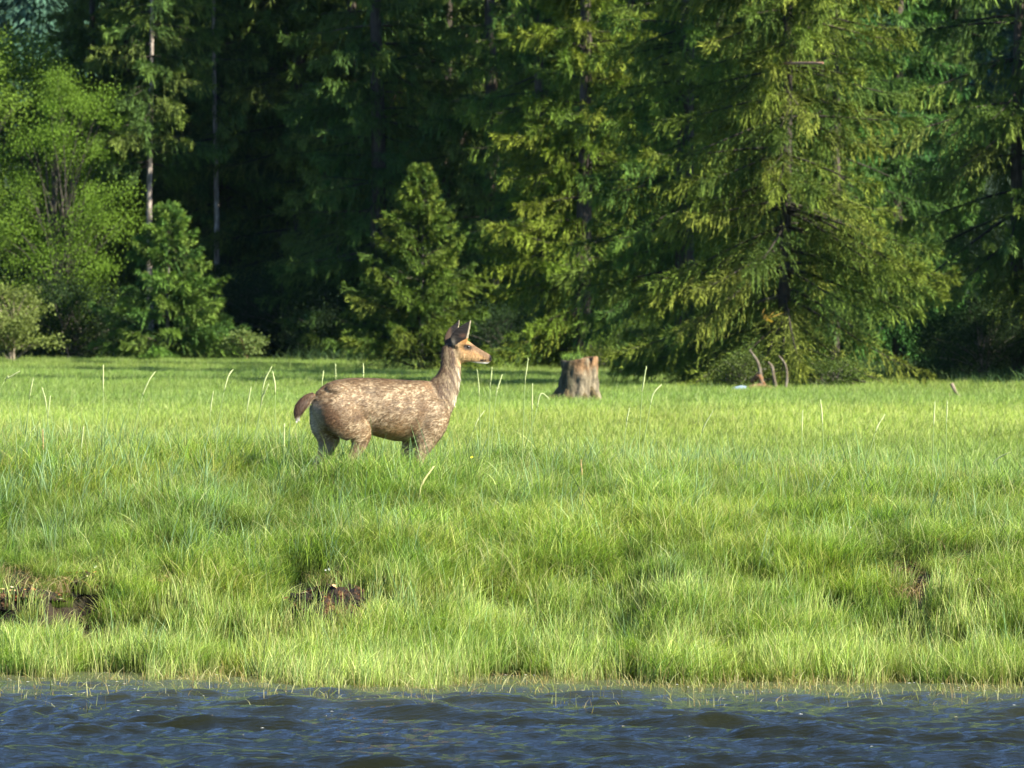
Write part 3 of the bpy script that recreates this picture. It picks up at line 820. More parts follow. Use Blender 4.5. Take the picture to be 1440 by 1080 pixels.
tag(t, 'small blue-grey driftwood piece lying left of the dead branch pile', 'driftwood')
t = empty('driftwood_stick', at(1345, 138))
limb('stick', [rel(1338, 539, 138, t), rel(1343, 549, 138, t), rel(1350, 559, 138, t), rel(1356, 568, 138, t)], .045, .03, t, c=(.8, .83, .8))
limb('stub', [rel(1337, 568, 138, t), rel(1336, 560, 138, t), rel(1336, 553, 138, t)], .03, .02, t, c=(1.2, 1.2, 1.1))
tag(t, 'pale leaning driftwood stick in the meadow at far right', 'driftwood')
t = empty('fallen_stick', (1.92, 48.6, gz(1.92, 48.6)))
limb('stick', [rel(975, 838, 48.5, t), rel(998, 832, 48.5, t), rel(1030, 823, 48.5, t)], .010, .007, t, c=(.22, .2, .2))
tag(t, 'thin dark stick lying slanted on the bank grass right of centre', 'stick')

# ---------------------------------------------------------------- eroded soil clods on the bank
def hit(px, py):
    D = np.arange(44, 60, .02); x = (px - 720) * D / F; z = EYE - (py - 422) * D / F
    k = np.argmax(ground(x, D) > z)
    return float(D[k])
def clod(name, px, py, D, w, d, h, seed, label):
    D = hit(px, py + 6) + d * .5
    x = (px - 720) * D / F; z = EYE - (py - 422) * D / F
    t = empty(name, (x, D, z))
    r = np.random.default_rng(seed); n, m = 40, 16
    th = np.arange(n) / n * 2 * math.pi; rows = []; w *= 1.15
    for j in range(m):
        ph = -1.2 + (math.pi / 2 + 1.2) * j / (m - 1)
        rr = math.cos(ph) ** .6 * (1 + .9 * (fbm(np.cos(th) * 2.2 + seed, np.sin(th) * 2.2 + ph * 2, seed, 4) - .5) * 2)
        zz = math.sin(ph) * h * (.2 + 1.3 * fbm(np.cos(th) * 3 + ph * 2, np.sin(th) * 3 + 5, seed + 4))
        rows.append(np.stack([np.cos(th) * rr * w, np.sin(th) * rr * d, zz + 0 * th], -1))
    V = np.concatenate(rows)
    i = np.arange(m - 1)[:, None] * n; a = np.arange(n)[None]; b = (a + 1) % n
    q = np.stack([i + a, i + b, i + n + b, i + n + a], -1).reshape(-1, 4)
    link('soil', mesh_from('soil', V, quads=q, mat=M_soil, smooth=True), t)
    G = Geo(); top_i = np.nonzero(V[:, 2] > -.2 * h)[0]
    for k in range(150):
        p = V[top_i[r.integers(0, len(top_i))]] + r.normal(0, .008, 3)
        dd = r.normal(0, .028, 3); dd[2] *= .6; e = np.cross(dd, r.normal(0, 1, 3)); e = e / np.linalg.norm(e) * r.uniform(.004, .012)
        c = [(.42, .20, .07), (.5, .33, .16), (.25, .10, .04), (.6, .5, .33), (.16, .06, .03)][r.integers(0, 5)]
        G.add([p, p + dd * .5 + e, p + dd, p + dd * .5 - e], [[0, 1, 2, 3]], c)
    o = link('leaf_litter', G.mesh('leaf_litter', M_stalk), t); o['kind'] = 'stuff'
    G = Geo(); v, q, c = blades(80, w * 1.1, (.08, .26), (.003, .007), (.5, 1.7), [TAN, G3, G2, G1, YEL, (.34, .16, .05), (.42, .24, .09)], K=4); G.add(v, q, c)
    o = link('hanging_grass', G.mesh('hanging_grass', M_stalk), t); o['kind'] = 'stuff'
    tag(t, label, 'soil clod', 'clods of eroded soil along the bank')
clod('soil_clod', 460, 860, 47.75, .33, .22, .21, 5, 'large dark brown soil clod with orange roots in the hollow below the deer')
clod('soil_clod', 22, 845, 47.9, .26, .14, .10, 7, 'low reddish soil ledge at the left picture edge')
clod('soil_clod', 108, 830, 48.0, .22, .12, .13, 9, 'rusty soil clod right of the ledge at the left edge')
clod('soil_clod', 1268, 812, 47.6, .2, .12, .12, 13, 'brown matted soil clod on the right part of the bank')
clod('soil_clod', 1368, 838, 47.3, .18, .1, .11, 17, 'small red-brown soil clod nearest the right picture edge')
clod('soil_clod', 728, 834, 48.5, .11, .08, .03, 19, 'small patch of pale bark and litter in the middle of the bank')
clod('soil_clod', 234, 820, 48.2, .08, .07, .05, 23, 'small rusty soil clod left of the big hollow')

# ---------------------------------------------------------------- grass seed spikes
def spike(tip, bot, D=53.4, bend=None, thick=.009, label='', c=(.45, .50, .22), hl=None):
    tx, tz = (tip[0] - 720) * D / F, EYE - (tip[1] - 422) * D / F
    bx, bz = (bot[0] - 720) * D / F, EYE - (bot[1] - 422) * D / F
    dx = (bx - tx) / max(.05, tz - bz)
    gx = bx + dx * .3; g0 = gz(gx, D) - .03
    t = empty('grass_spike', (gx, D, g0))
    b = np.array([bx - gx, 0, bz - g0]); e = np.array([tx - gx, rng.normal(0, .03), tz - g0])
    if bend is not None:
        mx, mz = (bend[0] - 720) * D / F - gx, EYE - (bend[1] - 422) * D / F - g0
        P = cr([(0, 0, 0), b, (mx, 0, mz), e], 15)
    else:
        m_ = (b + e) / 2 + np.array([(b - e)[0] * .12, 0, 0])
        P = cr([(0, 0, 0), b, m_, e], 15)
    L = np.linalg.norm(np.diff(P, axis=0), axis=1); cum = np.concatenate([[0], np.cumsum(L)])
    tot = cum[-1]; hl = hl or min(.26, tot * .32)
    k = np.searchsorted(cum, tot - hl)
    Q = cr(P[:k + 1], 8) if k > 1 else P[:2]
    v, q = tube(Q, np.linspace(.0045, .003, len(Q)), 4, up=(0, 1, 0)); G = Geo(); G.add(v, q, (.24, .32, .11)); link('stem', G.mesh('stem', M_stalk, True), t)
    Hh = cr(P[k:], 12) if len(P) - k > 1 else P[-2:]
    r = thick * .62 * np.sin(np.linspace(.25, math.pi - .15, len(Hh))) ** .45
    v, q = tube(Hh, r, 6, up=(0, 1, 0), jitter=.5); G = Geo(); G.add(v, q, c)
    T = np.gradient(Hh, axis=0); T /= np.linalg.norm(T, axis=1)[:, None]
    for k2 in range(70):
        jj = rng.integers(0, len(Hh) - 1); p0 = Hh[jj] * (1 - (ff := rng.random())) + Hh[jj + 1] * ff
        dd = T[jj] * rng.uniform(.7, 1.2) + rng.normal(0, .45, 3); dd *= rng.uniform(.010, .024) / np.linalg.norm(dd); ee = np.cross(dd, (0, 1, .2)) * .12
        G.add([p0 - ee, p0 + ee, p0 + dd, p0 + dd * .5 - ee], [[0, 1, 2, 3]], np.array(c) * rng.uniform(.8, 1.2))
    link('seed_head', G.mesh('seed_head', M_stalk, True), t)
    tag(t, label, 'grass spike', 'pale grass seed spikes rising above the levee')

S = [((28, 522), (4, 540), None, 'leaning pale spike nearest the left picture edge'),
     ((47, 532), (41, 565), None, 'upright spike second from the left picture edge'),
     ((59, 545), (65, 572), None, 'left-tilted spike close to the leftmost pair'),
     ((71, 557), (68, 580), None, 'short faint spike beside the left-tilted one'),
     ((145, 513), (145, 556), None, 'straight upright spike left of the young blue-green spruce'),
     ((218, 523), (196, 572), (208, 538), 'arched spike below the left young spruce'),
     ((300, 550), (295, 590), None, 'faint upright spike left of the leaning pair before the shrub'),
     ((327, 520), (312, 566), (320, 532), 'right-leaning spike just left of the pale round shrub'),
     ((353, 545), (346, 592), None, 'short spike under the pale round shrub'),
     ((382, 516), (364, 590), (371, 540), 'tallest curved spike of the trio left of the deer tail'),
     ((383, 522), (387, 588), (387, 545), 'upright spike of the trio left of the deer tail'),
     ((378, 540), (368, 565), None, 'short branching spike of the trio left of the deer tail'),
     ((455, 522), (453, 540), None, 'spike showing just above the rump of the deer, left one'),
     ((472, 512), (472, 540), None, 'spike above the back of the deer, middle of three'),
     ((511, 511), (511, 540), None, 'spike above the back of the deer, right of three'),
     ((671, 520), (674, 562), (673, 540), 'spike directly in front of the chest of the deer, bent left'),
     ((692, 516), (689, 552), None, 'tall spike just below the muzzle of the deer'),
     ((706, 527), (697, 562), None, 'right-leaning spike beyond the muzzle of the deer'),
     ((743, 504), (738, 546), None, 'tallest spike between the deer and the stump'),
     ((749, 539), (748, 590), None, 'upright spike beside the hooked one near the stump'),
     ((772, 560), (751, 590), (760, 555), 'hooked spike bending over left of the stump'),
     ((681, 578), (668, 600), None, 'low spike in front of the deer near the grass top'),
     ((885, 574), (880, 604), None, 'short yellow spike right of the stump'),
     ((909, 515), (902, 566), None, 'tall upright spike right of the stump'),
     ((930, 541), (911, 592), (918, 556), 'bowed thick spike right of the stump'),
     ((1003, 577), (984, 618), None, 'leaning spike between the stump and the dead branch pile'),
     ((1129, 577), (1128, 604), None, 'upright spike below the dead branch pile, left one'),
     ((1154, 562), (1157, 602), None, 'upright spike below the dead branch pile, right one'),
     ((1245, 583), (1230, 612), None, 'leaning spike below the right boughs of the largest spruce'),
     ((1315, 565), (1313, 604), None, 'left spike of the pair below the leaning driftwood'),
     ((1332, 565), (1331, 600), None, 'right spike of the pair below the leaning driftwood'),
     ((1418, 636), (1388, 672), (1400, 648), 'arched blade-like spike at the right edge of the levee'),
     ((118, 600), (113, 652), None, 'pale spike low among the grass at left'),
     ((60, 604), (61, 650), None, 'thin brownish spike low at left'),
     ((400, 596), (399, 650), None, 'upright spike left of the hind legs of the deer'),
     ((817, 648), (815, 715), (819, 680), 'thin orange stalk below the stump on the bank')]
for i, (a, b, m_, lb) in enumerate(S):
    D = 53.2 if b[1] < 625 else 51.0
    spike(a, b, D, m_, thick=.0105 if i not in (33, 35) else .006, label=lb, c=(.44, .49, .22) if i not in (33, 35) else (.5, .36, .16))
spike((610, 656), (580, 745), 50.4, (592, 685), thick=.015, label='large yellow arching seed head below the chest of the deer', c=(.55, .52, .22), hl=.36)

# ---------------------------------------------------------------- small flowers
def flower(name, px, py, D, petal, size, label, n=9, spread=.05, group=None):
    D = min(hit(px, py + 22), 52.5)
    x = (px - 720) * D / F; z = EYE - (py - 422) * D / F
    g0 = gz(x, D)
    t = empty(name, (x, D, g0)); top = z - g0
    G = Geo(); v, q = tube([(0, 0, 0), (.01, 0, top * .5), (0, 0, top)], .003, 4, up=(0, 1, 0)); G.add(v, q, (.16, .25, .06)); link('stem', G.mesh('stem', M_stalk), t)
    G = Geo(); r = np.random.default_rng(int(px))
    for k in range(n):
        c = np.array([r.normal(0, spread), r.normal(0, spread * .6), top + r.normal(0, spread * .6)])
        for a in range(5):
            w = a * 1.2566; d = np.array([math.cos(w), -.4, math.sin(w)]) * size * .75; e = np.array([-math.sin(w), 0, math.cos(w)]) * size * .45
            G.add([c, c + d * .6 + e, c + d, c + d * .6 - e], [[0, 1, 2, 3]], petal)
    link('petals', G.mesh('petals', M_stalk), t)
    tag(t, label, 'flower', group)
flower('yellow_flower', 308, 653, 50.8, (.85, .62, .02), .014, 'yellow buttercup flower left of the deer, upper of two', 2, .01, 'yellow flowers on the levee')
flower('yellow_flower', 300, 660, 50.7, (.8, .5, .02), .012, 'yellow buttercup flower left of the deer, lower of two', 2, .01, 'yellow flowers on the levee')
flower('yellow_flower', 538, 663, 50.9, (.8, .5, .02), .011, 'small yellow flower below the belly of the deer', 2, .01, 'yellow flowers on the levee')
flower('yellow_flower', 663, 643, 51.6, (.85, .75, .05), .011, 'small yellow flower in the grass right of the front leg of the deer', 2, .01, 'yellow flowers on the levee')
flower('white_flower', 410, 762, 49.0, (.8, .8, .72), .014, 'cluster of small white flowers above the dark soil hollow', 7, .035, 'white flowers on the bank')
flower('white_flower', 461, 800, 48.4, (.8, .8, .75), .012, 'tiny white flower right above the dark soil clod', 3, .015, 'white flowers on the bank')
flower('white_flower', 134, 797, 48.6, (.8, .8, .72), .011, 'single white flower at left above the rusty clods', 2, .006, 'white flowers on the bank')
flower('white_flower', 1197, 742, 49.8, (.8, .8, .75), .012, 'white flower high on the right part of the bank', 3, .012, 'white flowers on the bank')
flower('white_flower', 1378, 815, 47.7, (.8, .8, .72), .012, 'white flower beside the small red-brown clod at right', 2, .008, 'white flowers on the bank')
flower('white_flower', 748, 731, 49.7, (.8, .8, .72), .010, 'white flower in mid bank right of the large seed head', 2, .012, 'white flowers on the bank')

# foam and floating litter at the water edge: too many to count
G = Geo(); r = np.random.default_rng(77)
for k in range(520):
    x = r.uniform(-6, 6); d = r.exponential(.9) if k < 430 else r.uniform(0, 7)
    y = float(edge(np.array([x]))[0]) - d + .02; z = float(water_z(np.array([x]), np.array([y]))[0]) + .006
    s = r.uniform(.003, .010); n_ = 6; a = np.arange(n_) / n_ * 6.283
    col = [(.75, .76, .74), (.7, .7, .66), (.35, .25, .12), (.3, .32, .1), (.5, .42, .25)][r.integers(0, 5)]
    P = np.array([[x - s * 1.6, y, z], [x + r.normal(0, .3) * s, y - s * .7, z + s * .1], [x + s * 1.6, y, z], [x, y + s * .7, z + s * .3]])
    G.add(P, [[0, 1, 2, 3]], col)
o = link('floating_litter', G.mesh('floating_litter', M_stalk)); tag(o, 'white foam flecks and bits of dead reed floating along the water edge', 'litter', kind='stuff')

# ---------------------------------------------------------------- deer
DY = math.radians(10)
PX = 711 * math.cos(DY)
def C(cx, cy, y=0): return ((cx - 640) / PX, y, (1147 - cy) / 711)
parts = []
def body(rows, n=28, seg=30, up=(0, 1, 0)):
    """rows: cx, cy, y, r(px, in the picture plane), ry (m)"""
    R = cr(np.array([[*C(a, b, y), r / 711, ry] for a, b, y, r, ry in rows]), seg)
    v, q = tube(R[:, :3], np.maximum(R[:, 3], .003), n, r2=np.maximum(R[:, 4], .003), up=up)
    parts.append((v, q))
TOR = [(228, 590, 670, .035), (254, 542, 725, .08), (296, 504, 790, .135), (350, 477, 812, .165), (420, 462, 822, .18), (500, 456, 802, .165), (580, 458, 814, .165), (660, 461, 836, .18), (740, 466, 856, .192),
       (800, 470, 858, .188), (860, 473, 861, .185), (920, 475, 850, .165), (980, 486, 836, .145), (1030, 530, 812, .12), (1060, 600, 770, .08)]
# upright rings for the trunk
R = cr(np.array([[(a - 640) / PX, (1147 - (t_ + b) / 2) / 711, (b - t_) / 2 / 711, w] for a, t_, b, w in TOR]), 48)
th = np.arange(32) / 32 * 2 * math.pi
vv = []
for (X, Z, rz, ry) in R:
    pinch = 1 - .16 * np.sin(th) - .06 * np.sin(th) ** 2      # narrower along the spine
    vv.append(np.stack([np.full(32, X), np.cos(th) * ry * pinch, Z + np.sin(th) * rz], -1))
vv = np.concatenate(vv + [[(R[0, 0] - .01, 0, R[0, 1])], [(R[-1, 0] + .01, 0, R[-1, 1])]])
i = np.arange(47)[:, None] * 32; a = np.arange(32)[None]; b = (a + 1) % 32
q = np.stack([i + a, i + 32 + a, i + 32 + b, i + b], -1).reshape(-1, 4)
j = np.arange(0, 32, 2); q = np.vstack([q, np.stack([np.full(16, 48 * 32), j, (j + 1) % 32, (j + 2) % 32], -1), np.stack([np.full(16, 48 * 32 + 1), 47 * 32 + (j + 2) % 32, 47 * 32 + (j + 1) % 32, 47 * 32 + j], -1)])
parts.append((vv, q))
body([(960, 640, 0, 150, .12), (1008, 592, 0, 126, .105), (1048, 532, 0, 101, .084), (1078, 470, 0, 80, .066), (1093, 410, 0, 67, .053), (1099, 345, 0, 63, .049), (1102, 295, 0, 63, .05), (1118, 262, 0, 52, .045)])
body([(1100, 272, 0, 40, .035), (1130, 278, 0, 66, .053), (1165, 287, 0, 76, .060), (1200, 297, 0, 68, .058), (1240, 309, 0, 53, .045), (1280, 321, 0, 42, .034), (1312, 331, 0, 35, .029), (1338, 336, 0, 27, .026), (1354, 336, 0, 15, .018)], n=22)
body([(1230, 345, 0, 16, .026), (1270, 352, 0, 17, .022), (1310, 359, 0, 14, .018), (1335, 362, 0, 8, .012)], n=12)
for s_ in (-1, 1):
    body([(318, 535, .055 * s_, 30, .04), (350, 530, .07 * s_, 44, .055), (400, 545, .09 * s_, 44, .055), (440, 570, .10 * s_, 26, .04)], n=12)
body([(1185, 246, -.028, 14, .024), (1205, 252, -.030, 14, .024), (1225, 262, -.027, 10, .02)], n=10)      # brow ridges
body([(1185, 246, .028, 14, .024), (1205, 252, .030, 14, .024), (1225, 262, .027, 10, .02)], n=10)
body([(340, 600, -.095, 98, .075), (400, 690, -.118, 124, .082), (470, 765, -.122, 104, .068), (512, 820, -.118, 76, .052), (505, 880, -.105, 47, .038), (468, 950, -.10, 30, .026), (432, 1005, -.1, 24, .020), (440, 1060, -.1, 15, .014), (450, 1120, -.1, 16, .017), (462, 1142, -.1, 18, .02)])
body([(300, 620, .085, 85, .07), (318, 740, .095, 98, .068), (335, 820, .10, 84, .055), (325, 890, .10, 56, .042), (290, 960, .10, 32, .026), (258, 1000, .10, 24, .02), (270, 1060, .1, 15, .014), (280, 1120, .1, 16, .017), (292, 1142, .1, 18, .02)])
body([(985, 600, -.085, 84, .055), (985, 680, -.105, 98, .066), (966, 760, -.118, 92, .064), (940, 825, -.112, 74, .054), (915, 885, -.105, 56, .042), (895, 945, -.10, 36, .03), (884, 1000, -.1, 26, .024), (880, 1060, -.1, 15, .016), (882, 1120, -.1, 16, .017), (895, 1142, -.1, 18, .02)])
body([(930, 700, .09, 90, .06), (880, 810, .10, 70, .055), (840, 880, .10, 42, .036), (822, 950, .10, 29, .026), (815, 1010, .10, 20, .02), (812, 1070, .10, 15, .015), (815, 1142, .1, 18, .02)])
body([(240, 575, 0, 30, .03), (200, 590, 0, 34, .032), (160, 625, -.01, 36, .032), (136, 664, -.015, 30, .028), (130, 696, -.015, 20, .018), (136, 726, -.01, 8, .01)], n=14)
ear_n = [(1118, 262, -.045, 24, .02), (1130, 232, -.056, 54, .018), (1147, 198, -.066, 56, .013), (1168, 163, -.074, 46, .010), (1190, 130, -.078, 27, .008), (1208, 104, -.080, 9, .006), (1214, 92, -.08, 4, .004)]
ear_f = [(1095, 262, .045, 24, .02), (1095, 228, .054, 38, .016), (1108, 190, .060, 42, .012), (1127, 152, .066, 33, .010), (1147, 118, .07, 15, .008), (1160, 88, .072, 5, .004)]
body(ear_n, n=14); body(ear_f, n=14)
V = []; Q = []; nn = 0
for v, q in parts: V.append(v); Q.append(q + nn); nn += len(v)
raw = mesh_from('deer_raw', np.concatenate(V), quads=np.concatenate(Q))
tmp = bpy.data.objects.new('deer_raw', raw); COL.objects.link(tmp)
rm = tmp.modifiers.new('r', 'REMESH'); rm.mode = 'VOXEL'; rm.voxel_size = .0072; rm.use_smooth_shade = True
smd = tmp.modifiers.new('s', 'SMOOTH'); smd.iterations = 8; smd.factor = .5
dg = bpy.context.evaluated_depsgraph_get(); dg.update()
me = bpy.data.meshes.new_from_object(tmp.evaluated_get(dg))
bpy.data.objects.remove(tmp)
me.name = 'body'
nv = len(me.vertices)
co = np.zeros(nv * 3, np.float32); me.vertices.foreach_get('co', co); co = co.reshape(-1, 3).astype(float)
no_ = np.zeros(nv * 3, np.float32); me.vertex_normals.foreach_get('vector', no_) if hasattr(me, 'vertex_normals') else me.vertices.foreach_get('normal', no_)
no_ = no_.reshape(-1, 3).astype(float)

def coat(co, no_):
    cx = co[:, 0] * PX + 640; cy = 1147 - co[:, 2] * 711; y = co[:, 1]; nz = no_[:, 2]
    def blob(ax, ay, sx, sy, rot=0):
        c, s = math.cos(rot), math.sin(rot); dx, dy = cx - ax, cy - ay
        return np.exp(-(((dx * c + dy * s) / sx) ** 2 + ((-dx * s + dy * c) / sy) ** 2))[:, None]
    def mix(c, col, m): return c * (1 - m) + np.array(col) * m
    n1 = fbm(cx / 45, cy / 38 + y * 6, 3, 2)[:, None]; n2 = fbm(cx / 9, cy / 7 + y * 20, 9, 2)[:, None]; n3 = fbm(cx / 70, cy / 60, 19, 2)[:, None]
    c = np.ones((len(co), 3)) * np.array([.27, .185, .115])
    pale = sm(n1 * .32 + n2 * .68, .42, .66)
    c = mix(c, (.80, .68, .53), pale * .74)
    c = mix(c, (.13, .085, .05), sm(fbm(cx / 30 + 7, cy / 24 + y * 6, 63, 3), .54, .68)[:, None] * .55)
    c = mix(c, (.17, .115, .07), sm(n3, .5, .75) * .35)
    back = sm(-cy[:, None], -530, -455) * (cx < 1010)[:, None]
    c = mix(c, (.15, .10, .06), back * .8)
    c = mix(c, (.15, .085, .045), np.clip(blob(330, 700, 120, 55, .85) * 1.3, 0, .95))
    c = mix(c, (.15, .09, .05), np.clip(blob(500, 690, 70, 30, -.3) * 1.2, 0, .8) * sm(n2, .35, .55))
    c = mix(c, (.16, .10, .06), np.clip(blob(900, 700, 30, 90, .25), 0, .6) * sm(n2, .3, .6))           # brown thigh
    c = mix(c, (.20, .13, .08), blob(520, 660, 70, 40) * .45 * sm(n2, .4, .6))
    c = mix(c, (.15, .11, .08), blob(590, 540, 45, 25) * .6)
    c = mix(c, (.40, .17, .05), blob(972, 515, 62, 34, .8) * sm(n2, .3, .6) * .85)   # rust shoulder
    c = mix(c, (.55, .32, .13), blob(700, 810, 110, 50) * .6)                  # golden belly
    c = mix(c, (.10, .06, .035), blob(842, 800, 14, 40) * .8)
    # white rump and inner hind legs
    rump = sm(-cx, -305, -225)[:, None] * sm(cy, 590, 640)[:, None] * (cx > 190)[:, None]
    c = mix(c, (.62, .60, .56), rump * .85)
    leg = sm(cy, 830, 900)[:, None] * (cx < 420)[:, None]
    c = mix(c, (.42, .37, .31), leg * .6)
    c = mix(c, (.45, .38, .30), sm(cy, 850, 1000)[:, None] * .5)
    # belly and chest underside pale
    under = sm(-nz, .4, .9)[:, None] * (cy > 780)[:, None]
    c = mix(c, (.45, .36, .26), under * .1)
    # neck: brown behind, deepened with painted shade; cream throat
    nk = sm(cx + .45 * (560 - cy), 930, 1020) * sm(-cy, -720, -560) * (cx < 1190)
    front = sm(cx - np.interp(cy, [360, 500, 640], [1105, 1090, 1040]), 0, 60)
    stripe = sm(fbm((cx - .35 * cy) / 9, cy / 45, 27, 2), .42, .6)
    tone = (np.array([[.15, .10, .07]]) * (1 - stripe[:, None]) + np.array([[.36, .29, .21]]) * stripe[:, None])
    cream = (np.array([[.42, .34, .27]]) * (1 - stripe[:, None]) + np.array([[.80, .72, .58]]) * stripe[:, None])
    neckc = tone * (1 - front[:, None]) + cream * front[:, None]
    c = c * (1 - nk[:, None]) + neckc * nk[:, None]
    c = mix(c, (.10, .07, .05), (sm(-(cx - np.interp(cy, [200, 300, 400, 460], [1070, 1034, 1024, 1005])), -26, -4) * (cy < 455) * (cy > 200) * (cx > 1000))[:, None] * .8)  # dark strip down the nape, shade painted into the coat
    # head
    hd = sm(cx, 1110, 1160) * (cy < 385) * (cy > 205)
    hc = np.ones_like(c) * np.array([.64, .40, .20])
    hc = mix(hc, (.75, .55, .34), sm(cy - .35 * (cx - 1160), 275, 305)[:, None] * .7)
    hc = mix(hc, (.46, .28, .13), blob(1220, 320, 50, 35) * .4)
    hc = mix(hc, (.24, .17, .12), sm(-(cy - np.interp(cx, [1180, 1240, 1345], [205, 268, 335])), -34, -6)[:, None] * sm(cx, 1195, 1240)[:, None] * .9)
    hc = mix(hc, (.48, .22, .07), blob(1180, 225, 28, 18) * .8)
    hc = mix(hc, (.03, .022, .018), np.clip(blob(1197, 264, 28, 15, .3) * 2.0, 0, 1))
    hc = mix(hc, (.10, .06, .04), blob(1176, 274, 14, 9) * .6)
    hc = mix(hc, (.012, .010, .010), sm(cx + .2 * (cy - 330), 1330, 1342)[:, None] * (cy < 352)[:, None])
    hc = mix(hc, (.04, .03, .025), np.clip(blob(1298, 349, 28, 9, -.1) * 1.5, 0, 1))
    hc = mix(hc, (.85, .85, .82), sm(cy, 352, 368)[:, None] * sm(cx, 1205, 1235)[:, None] * .8)
    hc = mix(hc, (.8, .78, .74), blob(1240, 366, 30, 8))
    c = c * (1 - hd[:, None]) + hc * hd[:, None]
    # ears: blackened colour stands in for the shade of their hollows
    er = (cy < np.interp(cx, [1060, 1100, 1140, 1185, 1220], [262, 262, 235, 208, 200])) & (cx > 1050) & (cx < 1225) & (np.abs(y) > .030)
    ec = np.ones_like(c) * np.array([.012, .010, .010])
    ec = mix(ec, (.25, .24, .24), blob(1102, 232, 14, 26) * .9)
    ec = mix(ec, (.22, .12, .09), blob(1165, 190, 20, 12) * .5)
    rim_x = np.where(y < 0, np.interp(cy, [90, 110, 160, 205], [1216, 1212, 1202, 1190]), np.interp(cy, [85, 120, 150], [1164, 1160, 1152]))
    ec = mix(ec, (.5, .47, .40), sm(cx - rim_x, -9, -3)[:, None] * (cy < np.where(y < 0, 206, 165))[:, None])
    ec = mix(ec, (.13, .09, .07), ((y > 0) * sm(-cx, -1115, -1095))[:, None] * .7)
    c = np.where(er[:, None], ec, c)
    # tail
    tl = (cx < 232 - .0 * cy) & (cy > 540) & (cy < 770) & (cx < np.interp(cy, [560, 600, 640, 700, 750], [262, 215, 190, 185, 180]))
    tc_ = np.ones_like(c) * np.array([.085, .05, .035])
    tc_ = mix(tc_, (.17, .115, .08), sm(cx, 150, 215)[:, None])
    wt = sm(cy + .55 * (cx - 120) - 705, -8, 14)[:, None] * 1.0
    tc_ = mix(tc_, (.66, .65, .6), wt)
    c = np.where(tl[:, None], tc_, c)
    # hooves
    c = mix(c, (.02, .018, .015), sm(cy, 1118, 1126)[:, None])
    c = c * (.82 + .36 * fbm(cx / 4, cy / 6, 33, 2)[:, None])
    bright = sm(c.mean(1, keepdims=True), .55, .72); c = c * (1 - bright) * np.array([.51, .46, .355]) + c * bright * .8
    return np.clip(c, .004, .9)
colr = np.ones((nv, 4), np.float32); colr[:, :3] = coat(co, no_)
ca = me.color_attributes.new('col', 'FLOAT_COLOR', 'POINT'); ca.data.foreach_set('color', colr.ravel())
m, nt, p, out = new_mat('deer_coat')
a = N(nt, 'ShaderNodeAttribute', attribute_name='col')
nt.links.new(a.outputs['Color'], p.inputs['Base Color'])
p.inputs['Roughness'].default_value = .75; p.inputs['Specular IOR Level'].default_value = .2
p.inputs['Sheen Weight'].default_value = .05
tc = N(nt, 'ShaderNodeTexCoord'); mp = N(nt, 'ShaderNodeMapping'); mp.inputs['Scale'].default_value = (22, 60, 60)
n2 = N(nt, 'ShaderNodeTexNoise'); n2.inputs['Scale'].default_value = 1; n2.inputs['Detail'].default_value = 4
nt.links.new(tc.outputs['Object'], mp.inputs[0]); nt.links.new(mp.outputs[0], n2.inputs['Vector'])
b = N(nt, 'ShaderNodeBump'); b.inputs['Strength'].default_value = .5; b.inputs['Distance'].default_value = .012
nt.links.new(n2.outputs[0], b.inputs['Height']); nt.links.new(b.outputs[0], p.inputs['Normal'])
me.materials.clear(); me.materials.append(m)
dx0 = (390 + 640 / 4.5 - 720) * 52 / F
deer = empty('deer', (dx0, 52.0, EYE - (685 - 422) * 52 / F), DY)
deer.location.z = EYE - (430 + 1147 / 4.5 - 422) * 52 / F
ob = link('body', me, deer)
for pl in me.polygons: pass
me.polygons.foreach_set('use_smooth', np.full(len(me.polygons), True))
# fur strands lying back along the coat
r = np.random.default_rng(8)
pick = r.integers(0, nv, 42000)
pc = co[pick]; pn = no_[pick]
cxp = pc[:, 0] * PX + 640; cyp = 1147 - pc[:, 2] * 711
keep = ~((cxp > 1190) & (cyp > 335)) & ~((cxp > 1120) & (cyp < 390) & (r.random(len(pick)) < .75)) & ~((cyp < 250) & (cxp > 1050))
pick = pick[keep]; pc = pc[keep]; pn = pn[keep]; cxp = cxp[keep]; cyp = cyp[keep]
flow = np.zeros_like(pc); flow[:, 0] = -1; flow[:, 2] = -.45
nk = (cxp > 1000) & (cyp < 620); flow[nk] = (-.15, 0, -1.0)
lg = cyp > 860; flow[lg] = (-.1, 0, -1)
tl = cxp < 215; flow[tl] = (-.3, 0, -1)
flow += r.normal(0, .3, flow.shape)
flow -= pn * (flow * pn).sum(1)[:, None]; flow /= np.linalg.norm(flow, axis=1)[:, None] + 1e-6
L = (r.uniform(.014, .034, len(pc)) * np.where(nk | tl, 1.35, 1))[:, None]
wd = np.cross(flow, pn) * (r.uniform(.0012, .0028, len(pc)))[:, None]
tip = pc + flow * L + pn * L * r.uniform(.12, .35, (len(pc), 1))
mid_ = pc + flow * L * .5 + pn * L * .15
Vf = np.stack([pc - wd, pc + wd, mid_ + wd * .8, tip, mid_ - wd * .8], 1)
Vq = np.stack([pc - wd, pc + wd, tip + wd * .1, tip - wd * .1], 1).reshape(-1, 3)
cf = colr[pick, :3] * r.uniform(.6, 1.5, (len(pc), 1))
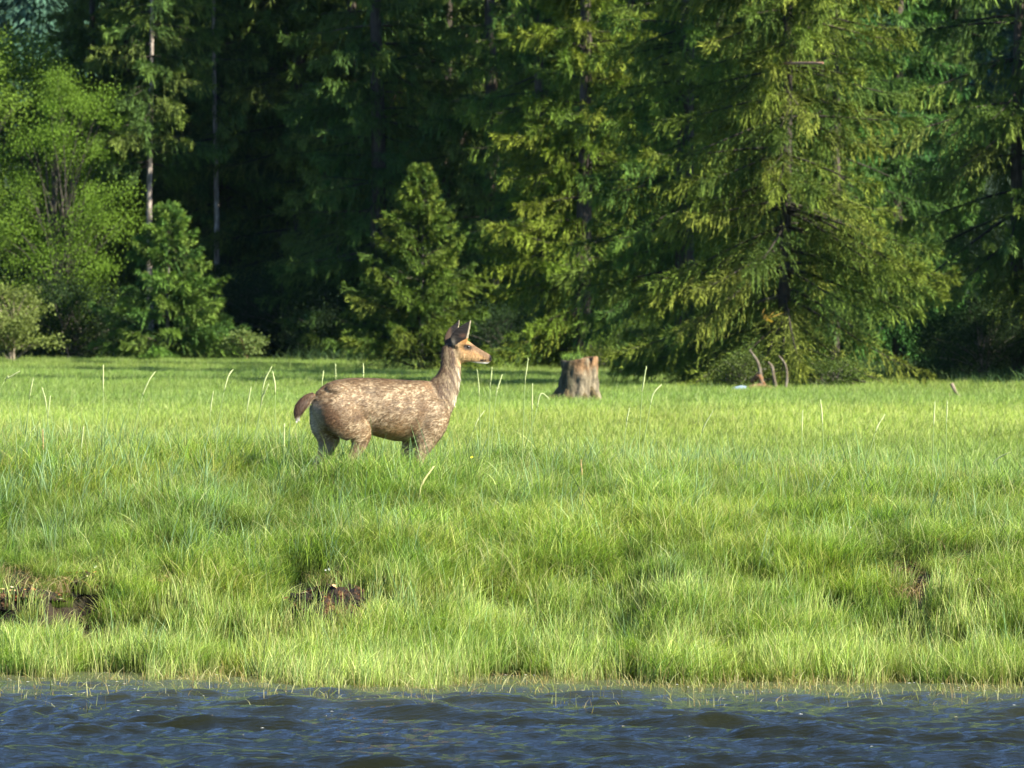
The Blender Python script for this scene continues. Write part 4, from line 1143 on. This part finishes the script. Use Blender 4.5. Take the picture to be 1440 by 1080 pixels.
fur = mesh_from('coat', Vq, quads=np.arange(len(Vq)).reshape(-1, 4), col=np.repeat(cf, 4, 0))
mf, nt, p, out = new_mat('deer_fur')
a = N(nt, 'ShaderNodeAttribute', attribute_name='col'); nt.links.new(a.outputs['Color'], p.inputs['Base Color'])
p.inputs['Roughness'].default_value = .6; p.inputs['Specular IOR Level'].default_value = .3
fur.materials.append(mf)
o = link('coat', fur, deer); o['kind'] = 'stuff'
# eyes
me_, nt, p, out = new_mat('deer_eye'); p.inputs['Base Color'].default_value = (.006, .004, .003, 1); p.inputs['Roughness'].default_value = .08
for s in (-1, 1):
    th = np.linspace(0, math.pi, 9); rows = np.stack([np.cos(th), 0 * th, 0 * th], -1)
    v, q = tube(rows * .0145, np.maximum(.0135 * np.sin(th), .0005), 12, up=(0, 1, 0))
    ex = C(1200, 263, s * .0485)
    e_ = link('eye', mesh_from('eye', v, quads=q, mat=me_, smooth=True), deer, ex)
tag(deer, 'brown doe standing side-on in tall grass on the levee, looking right', 'deer')
# thin summer haze over the whole place
hz = bpy.data.materials.new('haze'); hz.use_nodes = True
nt = hz.node_tree; nt.nodes.remove(nt.nodes['Principled BSDF'])
pv = nt.nodes.new('ShaderNodeVolumePrincipled'); pv.inputs['Density'].default_value = .000015
pv.inputs['Color'].default_value = (.45, .70, .95, 1); pv.inputs['Anisotropy'].default_value = .1
nt.links.new(pv.outputs[0], nt.nodes['Material Output'].inputs['Volume'])
X0, X1, Y0, Y1, Z0, Z1 = -910, 910, -210, 1310, -5, 300
V = [(x, y, z) for z in (Z0, Z1) for y in (Y0, Y1) for x in (X0, X1)]
hb = link('haze', mesh_from('haze', V, quads=[[0, 2, 3, 1], [4, 5, 7, 6], [0, 1, 5, 4], [2, 6, 7, 3], [0, 4, 6, 2], [1, 3, 7, 5]], mat=hz))
tag(hb, kind='stuff')
print('tris', sum(sum(len(p.vertices)-2 for p in m_.polygons) for m_ in bpy.data.meshes if m_.users)); print('rear trees', rear, 'objects', len(bpy.data.objects))
